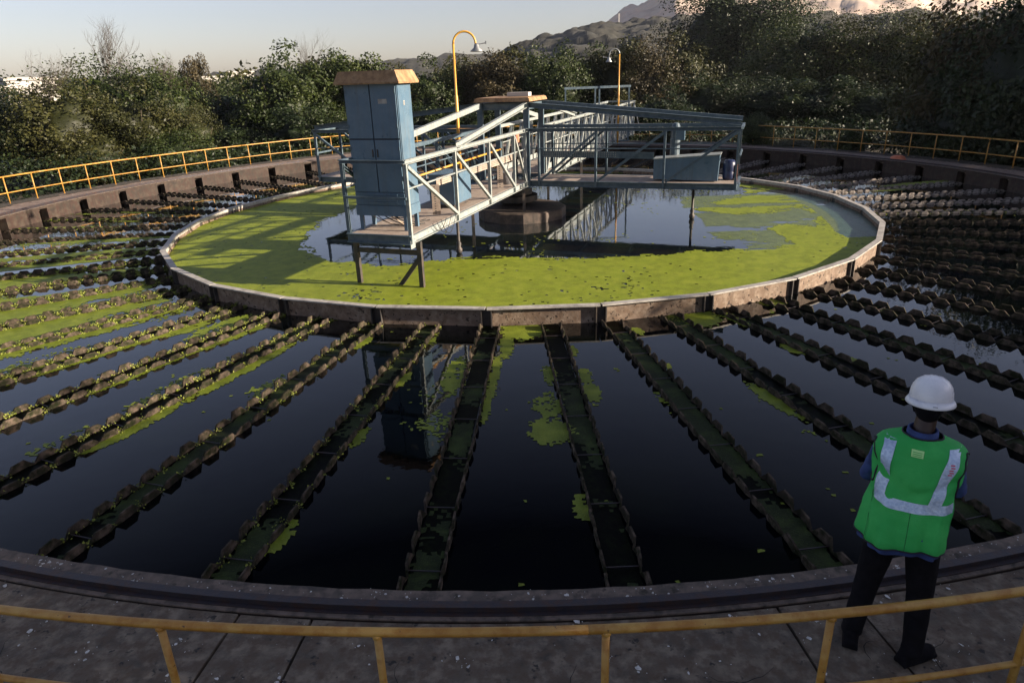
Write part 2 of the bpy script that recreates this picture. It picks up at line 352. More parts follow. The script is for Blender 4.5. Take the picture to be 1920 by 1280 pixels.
# far slabs take a lighter colour that stands in for the sun on them
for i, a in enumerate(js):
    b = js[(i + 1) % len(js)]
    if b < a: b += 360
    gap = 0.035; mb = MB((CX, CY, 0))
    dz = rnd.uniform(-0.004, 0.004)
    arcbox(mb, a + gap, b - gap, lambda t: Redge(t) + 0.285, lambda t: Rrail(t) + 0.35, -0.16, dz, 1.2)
    o = mb.build('slab', M['slab'] if 232 < (a + b) / 2 % 360 < 305 else M['slab_sunlit'], walk)

def litter_fn(X, Y, r):
    A = np.degrees(np.arctan2(Y - CY, X - CX)) % 360; Rr = np.hypot(X - CX, Y - CY); RR_ = np.interp(A, np.arange(361), [Rrail(a) for a in range(361)])
    return (Y > 11) & (Rr < RR_ + .3) & (Rr > RR_ - .62 + .5 * fbm(X, Y, .9, 17, 4)) & (fbm(X, Y, 2.5, 19, 3) > .26)
LITTER = litter_fn
M['crack'] = mat('dark_crack_line', (0.018, 0.016, 0.014), 0.95)
for i in range(16):
    r = random.Random(900 + i); a = r.uniform(248, 290); q = r.uniform(.05, .9); rad = Redge(a) + .3 + q * 1.1; p = pol(a, rad, .0075); d = r.uniform(0, TAU); pts = [p]
    for j in range(r.randint(5, 12)):
        d += r.uniform(-.6, .6); p = p + Vector((math.cos(d), math.sin(d), 0)) * r.uniform(.03, .07); pts.append(p)
    mb = MB((CX, CY, 0)); vs = []
    for j, p in enumerate(pts):
        w_ = .003 * (1 - abs(2 * j / len(pts) - 1)) + .0008; n_ = (pts[min(j + 1, len(pts) - 1)] - pts[max(j - 1, 0)]).normalized(); n_ = Vector((-n_.y, n_.x, 0)); vs += [p + n_ * w_, p - n_ * w_]
    mb.add(vs, [(2 * j, 2 * j + 1, 2 * j + 3, 2 * j + 2) for j in range(len(pts) - 1)]); mb.build('crack', M['crack'], walk)
# crane rail on the walkway
mb = MB((CX, CY, 0)); arcbox(mb, 0, 360, lambda a: Redge(a) + 0.135, lambda a: Redge(a) + 0.20, 0.014, 0.062, 1.0)
arcbox(mb, 0, 360, lambda a: Redge(a) + 0.10, lambda a: Redge(a) + 0.235, 0.014, 0.022, 1.0)
tr = mb.build('track_rail', M['track']); tag(tr, 'rusty raised steel rail running round the tank rim between water and railing', 'rail')

# water surfaces
def annulus(name, r0, r1, z, m, step=2):
    mb = MB(); vs = []; n = int(360 / step)
    for i in range(n):
        a = i * step; vs += [pol(a, r0(a), z), pol(a, r1(a), z)]
    fs = [(2 * i, 2 * i + 1, (2 * i + 3) % (2 * n), (2 * i + 2) % (2 * n)) for i in range(n)]
    mb.add(vs, fs); return mb.build(name, m)
JR = [265.3 + 12 * k for k in range(30)]
def ringpoly(a, off=0.0):
    """radius of the polygonal ring at angle a"""
    k = math.floor((a - JR[0]) / 12); a0 = JR[0] + 12 * k; a1 = a0 + 12
    p0, p1 = pol(a0, Rring(a0) + off), pol(a1, Rring(a1) + off)
    d = Vector((math.cos(math.radians(a)), math.sin(math.radians(a)), 0)); e = p1 - p0; c = Vector((CX, CY, 0))
    q = p0 - c; den = d.x * e.y - d.y * e.x
    return (q.x * e.y - q.y * e.x) / den
tag(annulus('outer_water', lambda a: ringpoly(a, -0.03), lambda a: Redge(a) + 0.27, ZW, M['water'], 1), kind='structure')
mb = MB(); vs = [pol(0, 0, ZI)] + [pol(a, ringpoly(a, -0.03), ZI) for a in range(0, 360, 2)]
mb.add(vs, [(0, i, i % 180 + 1) for i in range(1, 181)]); tag(mb.build('inner_water', M['water2']), kind='structure')

# inner ring wall: panels, pilasters, flanges
ring = empty('ring_wall', (CX, CY, ZW)); tag(ring, 'low polygonal concrete ring wall with flanged rim enclosing the green pool', 'wall')
for k in range(30):
    a0 = JR[k]; a1 = a0 + 12
    p0 = pol(a0, Rring(a0), 0); p1 = pol(a1, Rring(a1), 0); d = (p1 - p0).normalized(); nrm = Vector((d.y, -d.x, 0))
    L_ = (p1 - p0).length
    mb = MB((CX, CY, ZW)); q0 = p0 + d * 0.10; q1 = p1 - d * 0.10
    mb.beam(q0 + Vector((0, 0, -0.72)) - nrm * 0.03, q1 + Vector((0, 0, -0.72)) - nrm * 0.03, 0.06, 1.16)
    mb.build('panel', M['ringwall'], ring)
    mb = MB((CX, CY, ZW)); z = -0.122 + rnd.uniform(-0.003, 0.003)
    mb.beam(p0 + d * 0.012 + Vector((0, 0, z)) + nrm * 0.0, p1 - d * 0.012 + Vector((0, 0, z)) + nrm * 0.0, 0.13, 0.024)
    mb.beam(p0 + d * 0.012 + Vector((0, 0, z - 0.045)) - nrm * 0.056, p1 - d * 0.012 + Vector((0, 0, z - 0.045)) - nrm * 0.056, 0.012, 0.066)
    mb.build('flange', M['flange'], ring)
    mb = MB((CX, CY, ZW)); rd = (p0 - Vector((CX, CY, 0))).normalized(); tn = Vector((-rd.y, rd.x, 0))
    for s_ in (-1, 1): mb.beam(p0 + tn * s_ * 0.085 + rd * 0.0 + Vector((0, 0, -1.3)), p0 + tn * s_ * 0.085 + Vector((0, 0, -0.136)), 0.02, 0.10, rd)
    mb.beam(p0 - rd * 0.045 + Vector((0, 0, -1.3)), p0 - rd * 0.045 + Vector((0, 0, -0.137)), 0.148, 0.02, rd)
    mb.build('pilaster', M['dark'], ring)

# ================================================================= TROUGHS
L0 = 6.40
def weir_mesh(seed, side):
    r = random.Random(seed); mb = MB(); t = 0.020; p = 0.282; x = 0.05; top = []
    pts = [(0.0, 0.03)]
    while x + p < L0 - 0.02:
        h = 0.090 + r.uniform(-0.014, 0.010); lo = 0.010 + r.uniform(0, 0.008); j = r.uniform(-0.006, 0.006)
        pts += [(x + j, lo), (x + 0.066 + j, h), (x + 0.205 + j, h + r.uniform(-0.008, 0.006)), (x + 0.272 + j, lo)]
        x += p
    pts.append((L0, 0.02))
    y0 = side * 0.138
    n = len(pts); vs = []
    for i, (px, pz) in enumerate(pts):
        wob = 0.008 * math.sin(px * 1.7 + seed) + r.uniform(-0.004, 0.004) + side * max(pz, 0) * .30 + (0.010 if pz > 0.05 else 0) * r.uniform(-1, 1)
        vs += [(px, y0 + wob - t / 2, pz), (px, y0 + wob + t / 2, pz), (px, y0 - t / 2, -0.35), (px, y0 + t / 2, -0.35)]
    fs = []
    for i in range(n - 1):
        a = i * 4; b = a + 4
        fs += [(a, a + 2, b + 2, b), (a + 1, b + 1, b + 3, a + 3), (a, b, b + 1, a + 1)]
    fs += [(0, 1, 3, 2), ((n - 1) * 4, (n - 1) * 4 + 2, (n - 1) * 4 + 3, (n - 1) * 4 + 1)]
    mb.add(vs, fs); return mb.mesh('weir_plate', M['weir'])
plates = {(s_, i): weir_mesh(11 * i + s_ + 3, s_) for s_ in (-1, 1) for i in range(5)}
mb = MB(); mb.beam((0, -0.17, 0.028), (0, 0.17, 0.022), 0.010, 0.008); rod_me = mb.mesh('tie_rod', M['track'])
mb = MB(); mb.box((L0 / 2, 0, -0.36), (L0, 0.30, 0.02)); floor_me = mb.mesh('trough_floor', M['dark'])
M['scum'] = mat('black_trough_scum', (0.0015, 0.002, 0.0012), 0.5, spec=.03, var=((0.005, 0.008, 0.002), (0.0008, 0.001, 0.0008)), scale=5, bump=.3)
mb = MB(); mb.add([(-.02, -.13, .002), (L0, -.13, .002), (L0, .13, .002), (-.02, .13, .002)], [(0, 1, 2, 3)]); scum_me = mb.mesh('trough_water', M['scum'])

def moss_mesh(seed, dens):
    r = np.random.RandomState(seed); P = []
    k = int(260 * dens)
    # tufts sitting at the valleys of the plates
    tx = r.rand(k) * L0; ts = r.choice([-1, 1], k, p=[0.55, 0.45])
    tx = (np.floor(tx / 0.282) * 0.282 + 0.05 + r.normal(0, 0.035, k)).clip(0.02, L0 - 0.05)
    V = []; F = []
    for i in range(k):
        m = r.randint(5, 12); c = np.array([tx[i], ts[i] * 0.140 + r.normal(0, 0.02), 0.015])
        q = c + r.normal(0, 1, (m, 3)) * [0.03, 0.022, 0.018]; q[:, 2] = np.abs(q[:, 2])
        s = 0.007 + 0.012 * r.rand(m)
        u = r.normal(0, 1, (m, 3)); u /= np.linalg.norm(u, axis=1)[:, None]; v = np.cross(u, r.normal(0, 1, (m, 3))); v /= np.linalg.norm(v, axis=1)[:, None]
        b = len(V) * 4
        for j in range(m):
            V.append(np.array([q[j] - u[j] * s[j], q[j] + v[j] * s[j] * .7, q[j] + u[j] * s[j], q[j] - v[j] * s[j] * .7]))
    V = np.concatenate(V); F = np.arange(len(V)).reshape(-1, 4)
    return fast_mesh('moss', V, F, M['moss'])
moss_me = {i: moss_mesh(40 + i, [0.5, 1.0, 1.9][i % 3]) for i in range(3)}

ordn = ['first', 'second', 'third', 'fourth', 'fifth', 'sixth', 'seventh', 'eighth', 'ninth', 'tenth', 'eleventh', 'twelfth', 'thirteenth',
        'fourteenth', 'fifteenth', 'sixteenth', 'seventeenth', 'eighteenth', 'nineteenth', 'twentieth', 'twenty-first', 'twenty-second',
        'twenty-third', 'twenty-fourth', 'twenty-fifth', 'twenty-sixth', 'twenty-seventh', 'twenty-eighth']
for k in range(-28, 29):
    a = TA0 + k * TSTEP; r0 = ringpoly(a) + 0.02
    L = Redge(a) + 0.1 - r0
    t = empty('weir_trough', pol(a, r0, ZW), math.radians(a)); t.scale = (L / L0, 1, 1.0 if 200 < a % 360 < 318 else .70)
    if k == 0: lab = 'dark scalloped trough running straight down the middle, just left of bottom centre'
    elif k == 1: lab = 'dark scalloped trough right of bottom centre with a round duckweed patch on its left flank'
    elif k == -1: lab = 'brown scalloped trough coming from below the cabinet legs, left of the middle one'
    else:
        side = 'left' if k < 0 else 'right'; look = ('moss-grown brown' if -14 < k < -2 else 'dark') if k < 0 else ('black' if k < 12 else 'grey-brown')
        lab = '%s scalloped overflow trough, %s to the %s of the middle trough' % (look, ordn[abs(k) - 1], side)
    tag(t, lab, 'trough', 'scalloped weir troughs radiating from the ring')
    i = k % 5; A_ = a % 360
    link_mesh('weir_plate', plates[(-1, i)], t); link_mesh('weir_plate', plates[(1, (i * 2 + 1) % 5)], t)
    if A_ < 62 or A_ > 352:
        for ch in t.children:
            ch.material_slots[0].link = 'OBJECT'; ch.material_slots[0].material = M['weir_sunlit']
    link_mesh('trough_floor', floor_me, t); link_mesh('trough_water', scum_me, t)
    for j in range(7):
        link_mesh('tie_rod', rod_me, t, loc=(0.55 + 0.846 * j, 0, 0))
    A = a % 360
    if 186 < A < 262 or A > 350:
        d = 2 if 196 < A < 236 else (1 if 186 < A < 250 else 0)
        mo = link_mesh('moss', moss_me[d], t); mo['kind'] = 'stuff'

# ================================================================= DUCKWEED
def fbm(X, Y, sc, seed, oc=4):
    """cheap value noise on arrays"""
    tot = np.zeros_like(X); amp = 1; s = sc; nrm = 0
    for o in range(oc):
        r = np.random.RandomState(seed + o); T = r.rand(64, 64)
        x = X * s; y = Y * s; xi = np.floor(x).astype(int); yi = np.floor(y).astype(int); fx = x - xi; fy = y - yi
        fx = fx * fx * (3 - 2 * fx); fy = fy * fy * (3 - 2 * fy)
        g = lambda i, j: T[(xi + i) % 64, (yi + j) % 64]
        tot += amp * ((g(0, 0) * (1 - fx) + g(1, 0) * fx) * (1 - fy) + (g(0, 1) * (1 - fx) + g(1, 1) * fx) * fy)
        nrm += amp; amp *= 0.55; s *= 2.1
    return tot / nrm

def sheet(name, X0, X1, Y0, Y1, cell, fn, z, m, jit=0.3, seed=1, zj=0.0015):
    nx = int((X1 - X0) / cell); ny = int((Y1 - Y0) / cell)
    gx, gy = np.meshgrid(np.arange(nx + 1) * cell + X0, np.arange(ny + 1) * cell + Y0, indexing='ij')
    r = np.random.RandomState(seed)
    gx = gx + (r.rand(*gx.shape) - .5) * cell * jit * 2; gy = gy + (r.rand(*gy.shape) - .5) * cell * jit * 2
    cxs = (gx[:-1, :-1] + gx[1:, 1:]) / 2; cys = (gy[:-1, :-1] + gy[1:, 1:]) / 2
    keep = fn(cxs, cys, r)
    I, J = np.nonzero(keep)
    idx = lambda i, j: i * (ny + 1) + j
    F = np.stack([idx(I, J), idx(I + 1, J), idx(I + 1, J + 1), idx(I, J + 1)], 1)
    V = np.stack([gx.ravel(), gy.ravel(), z + r.rand(gx.size) * zj], 1)
    used = np.unique(F); mp = np.full(len(V), -1); mp[used] = np.arange(len(used))
    o = link_mesh(name, fast_mesh(name, V[used], mp[F], m)); return o

def inpoly(X, Y, poly):
    ins = np.zeros(X.shape, bool); n = len(poly)
    for i in range(n):
        x0, y0 = poly[i]; x1, y1 = poly[(i + 1) % n]
        c = ((y0 > Y) != (y1 > Y)) & (X < (x1 - x0) * (Y - y0) / ((y1 - y0) or 1e-9) + x0); ins ^= c
    return ins

CLEAR = [(-5.36, 17.1), (-5.52, 18.38), (-5.38, 20.19), (-4.89, 21.65), (-4.56, 23.57), (-3.75, 25.74), (-2.69, 27.6), (1, 28.6), (5, 27.5), (7.86, 24.2), (7.75, 22.27), (7.14, 21.17), (6.03, 20.45), (5.36, 19.71), (6.4, 18.87), (7.22, 18.88), (8.44, 19.72), (8.29, 17.79), (7.82, 16.85), (7.19, 17.29), (6.45, 16.76), (6.62, 15.84), (6.55, 15.04), (5.78, 14.9), (4.65, 14.72), (2.86, 14.59), (1.11, 14.59), (0.06, 14.88), (-0.88, 14.78), (-1.81, 14.58), (-2.48, 14.4), (-3.07, 14.48), (-3.75, 14.93), (-4.52, 15.62)]
RP = np.array([ringpoly(a, -0.075) for a in range(361)])
def inner_fn(X, Y, r):
    A = np.degrees(np.arctan2(Y - CY, X - CX)) % 360; Rr = np.hypot(X - CX, Y - CY)
    inside = Rr < np.interp(A, np.arange(361), RP)
    wx = (fbm(X, Y, 0.7, 5) - .5) * 1.3; wy = (fbm(X, Y, 0.7, 15) - .5) * 1.0
    cl = inpoly(X + wx * 0.6, Y + wy * 0.6, CLEAR)
    teal = inside & (X > 7.9) & (Y > 15.6) & (Y < 22.5) & (Rr > 8.35 + (fbm(X, Y, .5, 77) - .5) * .5)
    keep = inside & ~cl & ~teal
    # fine holes where the mat thins
    f = fbm(X, Y, 3.0, 33, 3); thin = fbm(X, Y, 0.5, 60, 2)
    keep &= ~((f > 0.72) & (thin > 0.62) & (r.rand(*X.shape) < 0.35))
    keep &= r.rand(*X.shape) > .006 + .035 * (thin > .55) * (X > -1)
    keep &= ~((X > 4.5) & (Y > 18.0) & (fbm(X, Y * 3, 0.8, 81) > 0.56))
    e1 = inpoly(X + wx * .6 + .22 * np.sin(Y * 3), Y + wy * .6 - .16, CLEAR) & inpoly(X + wx * .6 - .15, Y + wy * .6 + .2, CLEAR)
    keep |= inside & cl & ~e1 & (fbm(X, Y * 1.5, 4.0, 71, 3) > .44 + r.rand(*X.shape) * .2)
    keep |= (inside & cl & (fbm(X, Y, 1.2, 90) > .62) & (r.rand(*X.shape) < 0.03))
    return keep
tag(sheet('duckweed', CX - 9.6, CX + 9.6, CY - 9.6, CY + 9.6, 0.05, inner_fn, ZI + 0.004, M['weed']),
    'bright yellow-green duckweed covering the pool inside the ring wall', 'duckweed', kind='stuff')
def teal_fn(X, Y, r):
    A = np.degrees(np.arctan2(Y - CY, X - CX)) % 360; Rr = np.hypot(X - CX, Y - CY)
    return (Rr < np.interp(A, np.arange(361), RP)) & (X > 7.2) & (Y > 15.4) & (Y < 21.5) & (Rr > 8.1) & (fbm(X, Y, 1, 12) > .3)
tag(sheet('sediment', 7, 10, 15, 22, 0.08, teal_fn, ZI + 0.001, M['teal'], zj=0), 'smooth grey-teal silt under the surface at the right edge of the ring', 'silt', kind='stuff')

M['litter'] = mat('dark_leaf_litter', (0.035, 0.028, 0.02), 0.95, var=((0.02, 0.02, 0.012), (0.06, 0.045, 0.03)), scale=6, bump=1, bscale=40)
tag(sheet('leaf_litter', CX - 19.2, CX + 19.2, 11, CY + 19.2, 0.075, LITTER, 0.006, M['litter'], zj=.012), 'dark leaf litter and moss banked along the far railing', 'leaf litter', kind='stuff')
M['film'] = weed_mat('dull_thin_algae_film', (0.12, 0.155, 0.045), (0.10, 0.135, 0.05), (0.14, 0.175, 0.05), 0.22)
def film_fn(X, Y, r):
    A = np.degrees(np.arctan2(Y - CY, X - CX)) % 360; Rr = np.hypot(X - CX, Y - CY)
    return (Rr < 8.5) & (X > 4.6 + 1.2 * fbm(X, Y, .6, 65)) & (Y > 14.6) & (Y < 21.8) & (fbm(X * .6, Y * 1.9, 0.9, 66, 4) > .47 - .045 * (X - 5.5))
tag(sheet('algae_film', 4, 9, 14.4, 22, 0.06, film_fn, ZI + 0.002, M['film'], zj=0), 'thin dull green algae film on the right half of the pool', 'algae', kind='stuff')
# outer duckweed: patches (x, y, half length, half width, angle deg, density)
PATCH = []
def onpx(a, r, l, w_, off=0, d=1.0):       # patch lying beside the trough at angle a
    p = pol(a, r); t_ = math.radians(a + 90); PATCH.append((p.x + math.cos(t_) * off, p.y + math.sin(t_) * off, l, w_, a, d))
ta = lambda k: TA0 + k * TSTEP
onpx(269, 9.35, 0.55, 0.42, 0, 1.2); onpx(267.5, 10.1, 0.7, 0.13, 0.02, 1)
onpx(ta(0), 11.2, 1.0, 0.09, 0.24, 1.1); onpx(ta(0), 12.2, 0.5, 0.08, 0.22, 1.1)
onpx(ta(0), 11.2, 0.7, 0.2, -0.32, 1.0); onpx(ta(0), 11.8, 0.4, 0.5, -0.5, 0.62); onpx(ta(0), 12.6, 0.5, 0.26, -0.34, 0.8); onpx(ta(0), 12.7, 0.3, 0.55, -0.5, 0.55)
onpx(ta(1), 12.2, 0.5, 0.25, -0.32, .9); onpx(ta(1), 12.85, 0.4, 0.33, -0.36, 1.2); onpx(ta(1), 11.2, 0.4, 0.12, -0.22, 0.9)
onpx(ta(1), 11.3, 0.35, 0.12, 0.26, 1.1); onpx(ta(1), 11.9, 0.4, 0.14, 0.28, 1.1); onpx(ta(1), 10.4, 0.3, 0.08, 0.22, 1); onpx(ta(1), 14.4, 0.3, 0.10, -0.22, 1.0)
onpx(ta(2), 9.8, 0.2, 0.12, 0.3, 1); onpx(ta(2), 12.4, 0.7, 0.1, -0.2, .7); onpx(ta(2), 11.2, .2, .08, .25, 1)
onpx(ta(3), 12.6, 0.7, 0.12, -0.24, 1.2); onpx(ta(3), 9.4, .4, .2, 0.1, 1); onpx(ta(3) + 2.5, 9.55, 0.5, 0.5, 0, 1.1); onpx(ta(4), 12, .25, .1, .25, 1.1); onpx(ta(4), 9.9, .6, .14, -.1, 1)
onpx(ta(5), 9.5, .3, .3, 0, .9); onpx(ta(4), 11.3, .3, .1, -.22, 1)
onpx(ta(-1), 11.4, 0.3, 0.1, 0.22, 1.1); onpx(ta(-1), 13.0, 0.35, 0.10, 0.22, 1.1); onpx(ta(-1), 14.9, 0.3, 0.1, 0.22, 1.1); onpx(ta(-1), 9.8, .4, .08, .2, .8)
onpx(ta(-2), 11.9, 0.6, 0.25, -0.3, 0.8); onpx(ta(-2), 10.1, 0.3, 0.1, 0.22, 1)
onpx(ta(-3), 11.6, 1.3, 0.14, 0.25, 1.2); onpx(ta(-3), 13.4, 0.9, 0.13, 0.24, 1.2); onpx(ta(-3), 12.4, 1.4, 0.2, -0.28, 0.7); onpx(ta(-3), 12.1, 0.5, 0.5, 0.3, .3); onpx(ta(-3), 14, 1., .2, -.3, .7)
onpx(ta(-4), 10.4, 0.8, 0.14, 0.22, 1); onpx(ta(-4), 10.2, 0.9, 0.3, -0.4, .9); onpx(ta(-4), 12.0, 1.4, 0.06, 0.2, 1)
onpx(ta(-5), 11.4, 2.0, 0.10, 0.2, 1.2); onpx(ta(-5), 12.8, 1.3, 0.35, -0.35, .8); onpx(ta(-5), 10.6, 0.5, 0.2, 0.3, 1)
onpx(ta(-6), 12.0, 2.4, 0.16, 0.22, 1.2); onpx(ta(-6), 12.6, 2.4, 0.5, -0.45, .9)
for a, r, l, w_, d in ((15, 14.2, 1.6, 0.3, 1.2), (12, 12.5, .8, .2, .9), (40, 12, 1.2, .1, .8), (150, 10.0, 1.2, .4, 1), (20, 12, .8, .12, 1)):
    onpx(a, r, l, w_, 0, d)
PATCH = np.array(PATCH)
def outer_prob(X, Y):
    A = np.degrees(np.arctan2(Y - CY, X - CX)) % 360; Rr = np.hypot(X - CX, Y - CY)
    p = np.zeros(X.shape)
    for x, y, l, w_, a, d in PATCH:
        ca, sa = math.cos(math.radians(a)), math.sin(math.radians(a)); u = (X - x) * ca + (Y - y) * sa; v = -(X - x) * sa + (Y - y) * ca
        q = (u / l) ** 2 + (v / w_) ** 2; p = np.maximum(p, d * np.clip(1.15 - q, 0, .9) * (1 - .35 * (d < .9)))
    # broad mats in the sunlit left sector
    big = np.clip((A - 183) / 10, 0, 1) * np.clip((232 - A) / 5, 0, 1)
    st = fbm(A * 0.42, Rr * 0.22, 1.0, 21, 3)
    p = np.maximum(p, big * np.clip((st - 0.40) * 7, 0, 1.2) * np.clip((Rr - 9.7) / .5, 0, 1))
    sp = np.clip((A - 160) / 10, 0, 1) * np.clip((196 - A) / 6, 0, 1)
    p = np.maximum(p, sp * np.clip((st - 0.58) * 7, 0, 1))
    return p, A, Rr
REi = np.array([Redge(a) for a in range(361)]); RO = np.array([ringpoly(a, 0.03) for a in range(361)])
def outer_fn(X, Y, r):
    p, A, Rr = outer_prob(X, Y)
    ok = (Rr < np.interp(A, np.arange(361), REi)) & (Rr > np.interp(A, np.arange(361), RO))
    f = fbm(X, Y, 3.5, 3, 4)
    f2 = fbm(X, Y, 9.0, 44, 2)
    halo = ok & (r.rand(*X.shape) < .055 * np.clip(p * 1.6 - .05, 0, 1)) & (f > .42)
    return halo | ok & (p > 0.05 + f * 0.95 + (f2 - .5) * .5 + (r.rand(*X.shape) - .5) * 0.45)
def half(nm, x0, x1, y0, y1, lab, sd):
    tag(sheet(nm, x0, x1, y0, y1, 0.036, outer_fn, ZW + 0.004, M['weed2'], seed=sd), lab, 'duckweed', kind='stuff')
half('duckweed', -16, -2.6, 7, 29, 'yellow-green duckweed mats drifting between the troughs on the left', 2)
half('duckweed', -2.6, 9.5, 3.5, 12, 'patches of duckweed clinging to the troughs below the ring', 3)
half('duckweed', 9.5, 16, 18, 29, 'thin streak of duckweed between the far right troughs', 4)
def insub(X, Y, r):
    A = np.degrees(np.arctan2(Y - CY, X - CX)) % 360; Rr = np.hypot(X - CX, Y - CY)
    d = (A - TA0 + TSTEP / 2) % TSTEP - TSTEP / 2; w_ = np.abs(np.radians(d)) * Rr
    return (w_ < 0.128) & (Rr > 9.3) & (Rr < 15.9) & (fbm(X, Y, 0.8, 9, 4) > 0.46 + (r.rand(*X.shape) - .5) * 0.08)
tag(sheet('algae', -4.2, 6.5, 3.9, 11.2, 0.045, insub, ZW + 0.005, M['sub'], seed=8, zj=0.0), 'dark olive algae lying in the near troughs between their plates', 'algae', kind='stuff')

# ================================================================= RAILING
rail = empty('safety_railing', (CX, CY, 0)); tag(rail, 'yellow painted pipe railing running all round the outer walkway', 'railing')
def rail_post(a):
    p = pol(a, Rrail(a)); mb = MB((CX, CY, 0)); mb.tube([(p.x, p.y, -0.02), (p.x, p.y, 0.865)], 0.021, 8)
    mb.lathe([(0.05, 0), (0.05, 0.012)], (p.x, p.y, 0.0), 8); mb.lathe([(0.024, 0), (0.0275, .004), (0.0275, .022), (.023, .026)], (p.x, p.y, 0.845), 8); mb.build('post', M['yellow'], rail, True)
angs = []
a = 270.3 - 3.87 * 11
while a < 270.3 + 3.87 * 14: angs.append(a); a += 3.87
a_hi = angs[-1] - 360
nr = int(round((22.7 + 3.4 * -2 - a_hi) / 3.6)); 
far = []
a = 15.4 
while a < 62: far.append(a); a += 3.47
b = 165.6; lf = []
while b > 62 + 2: lf.append(b); b -= 3.52
c = 169.1
while c < angs[0] - 2: lf.append(c); c += 3.7
c = far[0] - 3.6; 
while c > a_hi + 2: far.append(c); c -= 3.6
for a in angs + far + lf: rail_post(a)
seg = 15
for k in range(24):
    for nm, z, r in (('top_rail', 0.88, 0.0245), ('mid_rail', 0.36, 0.0185)):
        pts = [pol(k * seg + i * 1.0, Rrail(k * seg + i * 1.0), z) for i in range(seg + 1)]
        mb = MB((CX, CY, 0)); mb.tube(pts, r, 10); mb.build(nm, M['yellow'], rail, True)

# ================================================================= BRIDGE
A0 = math.radians(249.9)
BO = Vector((CX, CY, ZI))
def W(k, s_, n_, z=0.0):
    a = A0 + k * math.pi / 2
    return Vector((CX + math.cos(a) * s_ - math.sin(a) * n_, CY + math.sin(a) * s_ + math.cos(a) * n_, z))
bridge = empty('bridge', BO); tag(bridge, 'blue-grey steel cross-shaped truss bridge standing over the middle of the pool', 'bridge')
def part(nm, m, f, sm=False):
    mb = MB(BO); f(mb); return mb.build(nm, m, bridge, sm)
ZB, ZF, ZT = 0.69, 0.77, 2.10
NL, NR = -0.80, 0.52        # arm A/D edges across; B/C use -.68/.64
SB0, SB1 = -0.68, 0.66
# masts of the central portal
mast = [(0, 0.66, NR), (0, 0.66, NL), (0, -0.68, NR), (0, -0.68, NL)]
for k, s_, n_ in mast:
    part('mast', M['steel'], lambda mb: (mb.beam(W(k, s_, n_, 0.55), W(k, s_, n_, 2.80), 0.13, 0.10, W(0, 1, 0) - W(0, 0, 0)),
         mb.beam(W(k, s_ + .07, n_, 0.55), W(k, s_ + .07, n_, 2.80), 0.15, 0.012, W(0, 1, 0) - W(0, 0, 0))))
for (s0, n0), (s1, n1) in (((.66, NR), (.66, NL)), ((-.68, NR), (-.68, NL)), ((.66, NR), (-.68, NR)), ((.66, NL), (-.68, NL))):
    part('portal_beam', M['steel'], lambda mb: mb.chan(W(0, s0, n0, 2.70), W(0, s1, n1, 2.70), 0.08, 0.16))
rf = part('roof', M['roof'], lambda mb: (mb.box(W(0, 0, -0.14, 2.87), (1.62, 1.60, 0.09), A0, 0.96), mb.box(W(0, 0, -0.14, 2.92), (1.50, 1.48, 0.02), A0)))

def arm(k, s0, s1, nl, nr, posts, m1, m2, sl_end, slz, sl_m, floor=True, endrail=True):
    for n_, side, mm in ((nl, -1, m1), (nr, 1, m2)):
        part('bottom_chord', mm, lambda mb: mb.chan(W(k, s0, n_, ZB), W(k, s1, n_, ZB), 0.075, 0.15, side=side))
        part('top_chord', mm, lambda mb: mb.chan(W(k, s0, n_, ZT), W(k, s1, n_, ZT), 0.075, 0.085, side=side))
        part('handrail', mm, lambda mb: mb.tube([W(k, s0 + .1, n_, 1.62), W(k, s1 - .05, n_, 1.62)], 0.017, 6))
        for i, s_ in enumerate(posts):
            part('truss_post', mm, lambda mb: mb.chan(W(k, s_, n_, ZB - 0.07), W(k, s_, n_, ZT - 0.03), 0.07, 0.055, 0.01, side, up=W(k, 1, 0) - W(k, 0, 0)))
        for a, b in zip(posts[:-1], posts[1:]):
            part('brace', mm, lambda mb: mb.chan(W(k, b - 0.03, n_ + side * 0.02, ZT - 0.08), W(k, a + 0.06, n_ + side * 0.02, ZB + 0.1), 0.06, 0.06, 0.01, side))
        if sl_end:
            part('sloped_beam', sl_m, lambda mb: mb.chan(W(k, s0, n_, 2.74), W(k, sl_end[0 if side < 0 else 1], n_, slz), 0.09, 0.13, side=side))
    if floor:
        nn = max(1, int((s1 - s0) / 1.2)); st = (s1 - s0) / nn
        for i in range(nn):
            part('floor_plate', M['floor'], lambda mb: mb.beam(W(k, s0 + i * st + .006, (nl + nr) / 2, ZF - 0.012), W(k, s0 + (i + 1) * st - .006, (nl + nr) / 2, ZF - 0.012), nr - nl - 0.09, 0.02))
        for i in range(nn + 1):
            part('cross_beam', M['steel'], lambda mb: mb.beam(W(k, s0 + i * st * .98 + .02, nl + .03, ZF - 0.075), W(k, s0 + i * st * .98 + .02, nr - .03, ZF - 0.075), 0.05, 0.09))
    if endrail:
        part('end_beam', m1, lambda mb: mb.chan(W(k, s1 + .02, nl - .02, ZB), W(k, s1 + .02, nr + .02, ZB), 0.07, 0.17, side=-1))
        part('end_rail', m1, lambda mb: mb.chan(W(k, s1 + .02, nl - .02, ZT + .01), W(k, s1 + .02, nr + .02, ZT + .01), 0.06, 0.06, side=-1))
        part('end_rail', m1, lambda mb: mb.beam(W(k, s1 + .02, nl, 1.46), W(k, s1 + .02, nr, 1.46), 0.04, 0.045))

